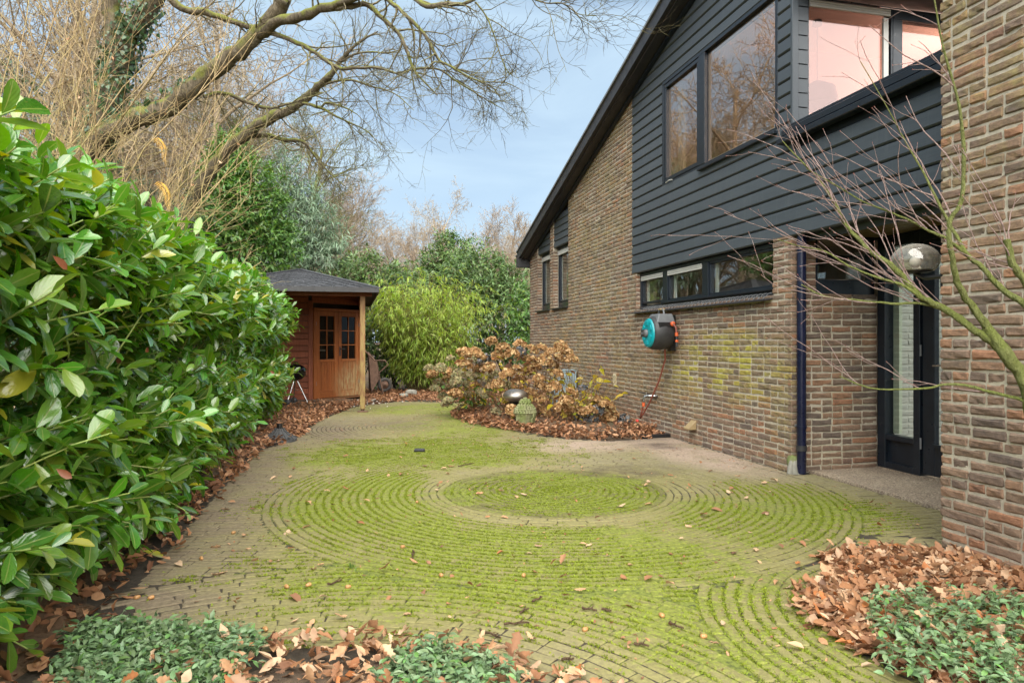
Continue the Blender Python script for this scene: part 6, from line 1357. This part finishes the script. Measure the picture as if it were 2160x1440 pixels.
hydrangea('thin yellow leaved hydrangea with dark flower heads by the wall', [(1215, 890), (1240, 895)], [(1229, 821, 'd'), (1262, 866, 'd'), (1222, 882, 'd'), (1210, 868, 'b'), (1240, 870, 'b'), (1316, 886, 'd'), (1196, 846, 'b'), (1280, 858, 'b'), (1218, 895, 'd'), (1246, 888, 'd'), (1205, 830, 'b'), (1185, 862, 'b'), (1255, 845, 'b'), (1290, 880, 'b')], 170, (9.4, 10.2), M_YELLOW, .85, 60)
# ---------------------------------------------------------------- fallen leaves
def oak_leaf(seed, lob=1.0):
    r = np.random.default_rng(seed); ts = np.array([0, .12, .22, .34, .44, .56, .66, .78, .88, 1.0]); ws = np.array([.015, .09, .2, .12, .27, .16, .27, .15, .15, .02]) * (1 + r.normal(size=10) * .12)
    V, F_, uv = blade(ts, ws, r.uniform(-.5, .9), r.uniform(-.35, .45), wave=.03); V[:, 2] += .06 * np.sin(V[:, 1] * 5 + r.uniform(0, 6)) + r.normal(size=len(V)) * .02; return V, F_, uv
def plain_leaf(seed):
    r = np.random.default_rng(seed); V, F_, uv = blade([0, .25, .6, 1.0], [.02, .22, .24, .02], r.uniform(-.6, 1.0), r.uniform(-.3, .5), wave=.02); return V, F_, uv
def low_leaf(seed):
    r = np.random.default_rng(seed); ts = np.array([0, .22, .42, .64, .86, 1.0]); ws = np.array([.02, .19, .13, .25, .14, .02]) * (1 + r.normal(size=6) * .15); V, F_, uv = blade(ts, ws, r.uniform(-.6, 1.0), r.uniform(-.35, .5), wave=.03); V[:, 2] += .05 * np.sin(V[:, 1] * 5 + r.uniform(0, 6)); return V, F_, uv
OL = [oak_leaf(i) for i in range(7)] + [plain_leaf(40 + i) for i in range(3)]
OLOW = [low_leaf(60 + i) for i in range(4)] + [plain_leaf(70 + i) for i in range(4)]
def litter(name, label, pts, size, mat, tilt=.55, group=None, z=None, parent=None):
    OL = OLOW if mat is M_LITTER_OLD else globals()['OL'][:5] + OLOW[:7]; m = len(pts); nn = nrm(np.column_stack([rng.normal(size=m) * tilt, rng.normal(size=m) * tilt, np.ones(m)])); d = nrm(np.cross(nn, unit(m))); sz = rng.uniform(size[0], size[1], m); k = rng.integers(0, len(OL), m); R = frames(d, nn, sz); mb = MB()
    for q in range(len(OL)):
        s = k == q
        if s.any(): mb.add(*inst(OL[q], R[s], pts[s]))
    o = mb.build(name, mat, parent, smooth=True); return tag(o, label, 'leaves', group, 'stuff')
def scatter(n, x0, x1, y0, y1, ok, z): 
    p = np.column_stack([rng.uniform(x0, x1, n), rng.uniform(y0, y1, n)]); p = p[ok(p)]; return np.column_stack([p, z(p)])
r3 = lambda p: np.hypot(p[:, 0] - C3[0], p[:, 1] - C3[1])
pts = scatter(15500, 1.85, 3.40, 1.3, 3.75, lambda p: (r3(p) + .10 * vnoise(p, 6, 9) - rng.random(len(p)) ** 8 * .12 < np.where((p[:, 0] > 2.55) & (p[:, 1] > 2.7), 1.13, .93)) , lambda p: rng.uniform(.0, .055, len(p)) * np.clip((.95 - r3(p)) / .4, .15, 1) + .012)
litter('leaf_pile', 'heap of orange and tan fallen oak leaves in the round bed by the pier', pts, (.04, .085), M_LITTER, .5)
pts = scatter(13000, 1.0, 4.0, 8.0, 13.0, lambda p: in_poly(p, BED) & (rng.random(len(p)) < np.clip(1.45 - (p[:, 1] - 8.2) * .22, .35, 1)), lambda p: rng.uniform(.02, .10, len(p)))
pts[:, 2] = np.minimum(pts[:, 2], .015 + .5 * bed_d(pts)); litter('bed_leaves', 'red brown fallen leaves covering the hydrangea bed', pts, (.045, .09), M_LITTER_OLD, .6)
def hz(p): return left_lim(p[:, 1]) - p[:, 0]
pts = scatter(19000, -1.75, .4, 1.2, 13.9, lambda p: (hz(p) > -.06 * vnoise(p, 5, 3)) & (hz(p) < 1.2) & (rng.random(len(p)) < np.where(p[:, 1] > 7.5, 1, .55)), lambda p: rng.uniform(.005, .075, len(p)))
litter('hedge_leaves', 'drift of brown fallen leaves along the foot of the hedge', pts, (.045, .09), M_LITTER_OLD, .55)
pts = scatter(9000, -.9, 3.6, 12.4, 17.8, lambda p: (p[:, 1] > far_lim(p[:, 0]) - .15 * vnoise(p, 4, 5)) & ((p[:, 0] > .3) | (p[:, 1] < 14.6)), lambda p: rng.uniform(-.03, .04, len(p)))
litter('shed_leaves', 'brown fallen leaves on the ground beside the shed and bamboo', pts, (.045, .09), M_LITTER_OLD, .5)
pts = scatter(4200, -1.6, 1.2, .9, 3.1, lambda p: (np.hypot(p[:, 0] - C4[0], p[:, 1] - C4[1]) < 1.22), lambda p: rng.uniform(.01, .07, len(p))); litter('corner_leaves', 'brown fallen leaves among periwinkle in the front corner bed', pts, (.04, .08), M_LITTER, .6)
pts = scatter(220, 3.64, 3.96, 8.1, 8.5, lambda p: p[:, 0] < 9, lambda p: rng.uniform(.025, .04, len(p))); litter('drain_leaves', 'small brown leaves lying in the black drain tray', pts, (.04, .07), M_LITTER_OLD, .4)
# crumbs of debris in the joints
pts = scatter(2600, -.7, 4.0, 2.2, 12.5, lambda p: paved(p) & (rng.random(len(p)) < .25 + .75 * (vnoise(p, 1.6, 4) > .6)), lambda p: np.full(len(p), .006)); litter('leaf_crumbs', 'tiny brown leaf crumbs strewn over the paving', pts, (.01, .028), M_LITTER_OLD, .5)
# white pebbles by the shed
pg = G(690, 850); m = 700; pp_ = np.column_stack([pg[0] + rng.normal(size=m) * .45, pg[1] + rng.normal(size=m) * .5, rng.uniform(.0, .03, m)]); pp_ = pp_[(pp_[:, 1] < 14.6)]; m = len(pp_); sc_ = rng.uniform(.012, .03, m)[:, None, None] * np.eye(3)[None]
pb_ = (np.array([[1, 0, 0], [-1, 0, 0], [0, .8, 0], [0, -.8, 0], [0, 0, .6], [0, 0, -.6]]), bud[1], np.zeros((6, 2)))
mb = MB(); mb.add(*inst(pb_, sc_, pp_)); tag(mb.build('pebbles', M_PEBBLE, smooth=True), 'pale pebbles strewn among leaves before the shed door', 'pebbles', kind='stuff')
# single leaves, acorns and twigs lying on the paving
lm_ = [MB().add(*t[:2], t[2]).mesh('fallen_leaf', M_LITTER, True) for t in OL]; cnt = 0; ri = random.Random(12)
spots = [(585, 1008), (610, 1010), (465, 1155), (372, 1190), (520, 1160), (610, 1260), (445, 1215), (630, 1308), (655, 1065), (780, 1060), (735, 1035), (820, 1002), (850, 1000), (1020, 1042), (1085, 1048), (1113, 1047), (1345, 1033), (1062, 1166), (1183, 1220), (1200, 1258), (1360, 1228), (1405, 1235), (1570, 1054), (1625, 1040), (1597, 1185), (1478, 1086), (1595, 1165), (1685, 1145), (1830, 1065), (1606, 1022), (1640, 1018), (1282, 955), (1300, 950), (940, 1000), (960, 985), (890, 985), (985, 945), (1500, 1075), (1445, 1110), (1680, 1280), (1255, 1095), (1370, 1020), (700, 1040), (655, 1110), (540, 1075), (515, 1130), (610, 1120), (800, 1205), (1330, 1195)]
while len(spots) < 190:
    x, y = ri.uniform(420, 1900), 880 + 500 * ri.random() ** 1.3
    if paved(G(x, y)[None, :2])[0]: spots.append((x, y))
for (x, y) in spots:
    g = G(x, y)
    if not paved(g[None, :2])[0]: continue
    s = ri.uniform(.045, .095) if cnt < 50 else ri.uniform(.025, .07); o = link('fallen_leaf', lm_[ri.randrange(10)], None, g + np.array([0, 0, .012])); o.rotation_euler = (ri.gauss(0, .25), ri.gauss(0, .25), ri.uniform(0, 6.28)); o.scale = (s, s, s * .8); tag(o, 'single dry leaf lying loose on the mossy paving', 'leaf', 'loose leaves on the paving'); cnt += 1
mb = MB(); mb.lathe([(.0005, -.012), (.006, -.009), (.0085, 0), (.0075, .007), (.0005, .011)], (0, 0, 0), 8, (1, 0, 0)); mb.lathe([(.008, .004), (.0092, .007), (.006, .012), (.0005, .0135)], (0, 0, 0), 8, (1, 0, 0)); am = mb.mesh('acorn', M_ACORN, True)
for (x, y) in [(493, 1125), (425, 1180), (290, 1262), (318, 1263), (650, 1236), (1010, 1382), (1105, 1215), (850, 1155), (735, 1240), (605, 1240), (930, 1215), (1485, 1345), (1395, 1300), (880, 1060), (560, 1330), (525, 1350), (1780, 1190), (1235, 1330)]:
    o = link('acorn', am, None, G(x, y) + np.array([0, 0, .008])); o.rotation_euler = (0, 0, ri.uniform(0, 6)); o.scale = (1.25,) * 3; tag(o, 'small brown acorn lying on the paving', 'acorn', 'acorns on the paving')
for (x0, y0, x1, y1) in [(1012, 1330, 1058, 1354), (1066, 1322, 1116, 1316), (1226, 1286, 1256, 1290), (1098, 1296, 1114, 1286), (1345, 1362, 1368, 1364), (1270, 1288, 1290, 1292), (1125, 1272, 1142, 1264), (870, 1165, 872, 1182), (690, 1236, 722, 1226), (1190, 1398, 1208, 1392), (1412, 1316, 1436, 1326), (965, 985, 1000, 978)]:
    a, b = G(x0, y0) + up * .012, G(x1, y1) + up * .01; k = np.linspace(0, 1, 6)[:, None]; pts = a + (b - a) * k + rng.normal(size=(6, 3)) * np.array([.006, .006, .001]); mb = MB(); mb.tube(pts, np.linspace(.0055, .0035, 6), 6); mb.tube([pts[3], pts[3] + (b - a) * .12 + np.array([.012, .02, .006])], [.003, .002], 5); tag(mb.build('fallen_twig', M_STICK, smooth=True), 'short broken twig lying on the mossy paving', 'twig', 'broken twigs on the paving')
# ---------------------------------------------------------------- periwinkle carpets and grass tufts
T_VINCA = blade([0, .25, .6, 1.0], [.015, .22, .23, .01], .3, .3)
def vinca(name, label, pts, hgt):
    m = len(pts); d = nrm(np.column_stack([rng.normal(size=m), rng.normal(size=m), np.abs(rng.normal(size=m)) * .35 + .1])); g, r = grow(pts, nrm(d + np.array([0, 0, .7])), rng.uniform(.5, 1.2, m) * hgt, np.full(m, .0016), .001, 4, .25); mb = MB(); V, q = tubes(g, r, 3); mb.add(V, q); o = mb
    p, dd, rr, Ln, t = spawn(g, r, 7, .2, 1., 1.2); dd[:, 2] = dd[:, 2] * .4 + .12; mb.add(*inst(T_VINCA, frames(dd, nrm(np.array([0, 0, 1.]) + rng.normal(size=p.shape) * .35), rng.uniform(.024, .042, len(p))), p)); return tag(mb.build(name, M_VINCA, smooth=True), label, 'ground cover', kind='stuff')
def gpts(n, poly, z=.02):
    P2 = np.array([G(x, y)[:2] for x, y in poly]); lo, hi = P2.min(0), P2.max(0); p = np.column_stack([rng.uniform(lo[0], hi[0], n), rng.uniform(lo[1], hi[1], n)]); p = p[in_poly(p, P2)]; return np.column_stack([p, np.full(len(p), z)])
vinca('periwinkle', 'grey green periwinkle carpet below the hedge in the front corner', np.vstack([gpts(1400, [(120, 1470), (150, 1345), (260, 1335), (370, 1345), (500, 1352), (545, 1375), (500, 1420), (460, 1560), (200, 1600)])]), .09)
vinca('periwinkle', 'small periwinkle patch at the bottom edge of the paving', gpts(500, [(800, 1470), (830, 1410), (900, 1395), (980, 1400), (1060, 1430), (1100, 1500), (900, 1560)]), .10)
vinca('periwinkle', 'periwinkle growing through the leaf heap under the maple', np.vstack([gpts(420, [(1900, 1330), (2000, 1310), (2160, 1290), (2260, 1330), (2200, 1500), (1900, 1460), (1860, 1400)], .05), gpts(70, [(1810, 1290), (1930, 1275), (1990, 1330), (1900, 1380), (1830, 1370)], .05)]), .11)
for (x, y, s, lb) in ((1185, 1430, .06, 'grass tuft in the paving at the bottom edge'), (2010, 1160, .07, 'grass tuft at the foot of the brick pier'), (745, 1198, .04, 'tiny weed tuft in the paving right of the twig')):
    g = G(x, y); m = 26; d = nrm(np.column_stack([rng.normal(size=m) * .5, rng.normal(size=m) * .5, np.ones(m)])); mb = MB(); mb.add(*inst(T_NARROW, frames(d, unit(m), rng.uniform(.6, 1.1, m) * s, np.full(m, .7)), g + rng.normal(size=(m, 3)) * np.array([.015, .015, 0]))); tag(mb.build('grass_tuft', M_SHRUB, smooth=True), lb, 'grass')
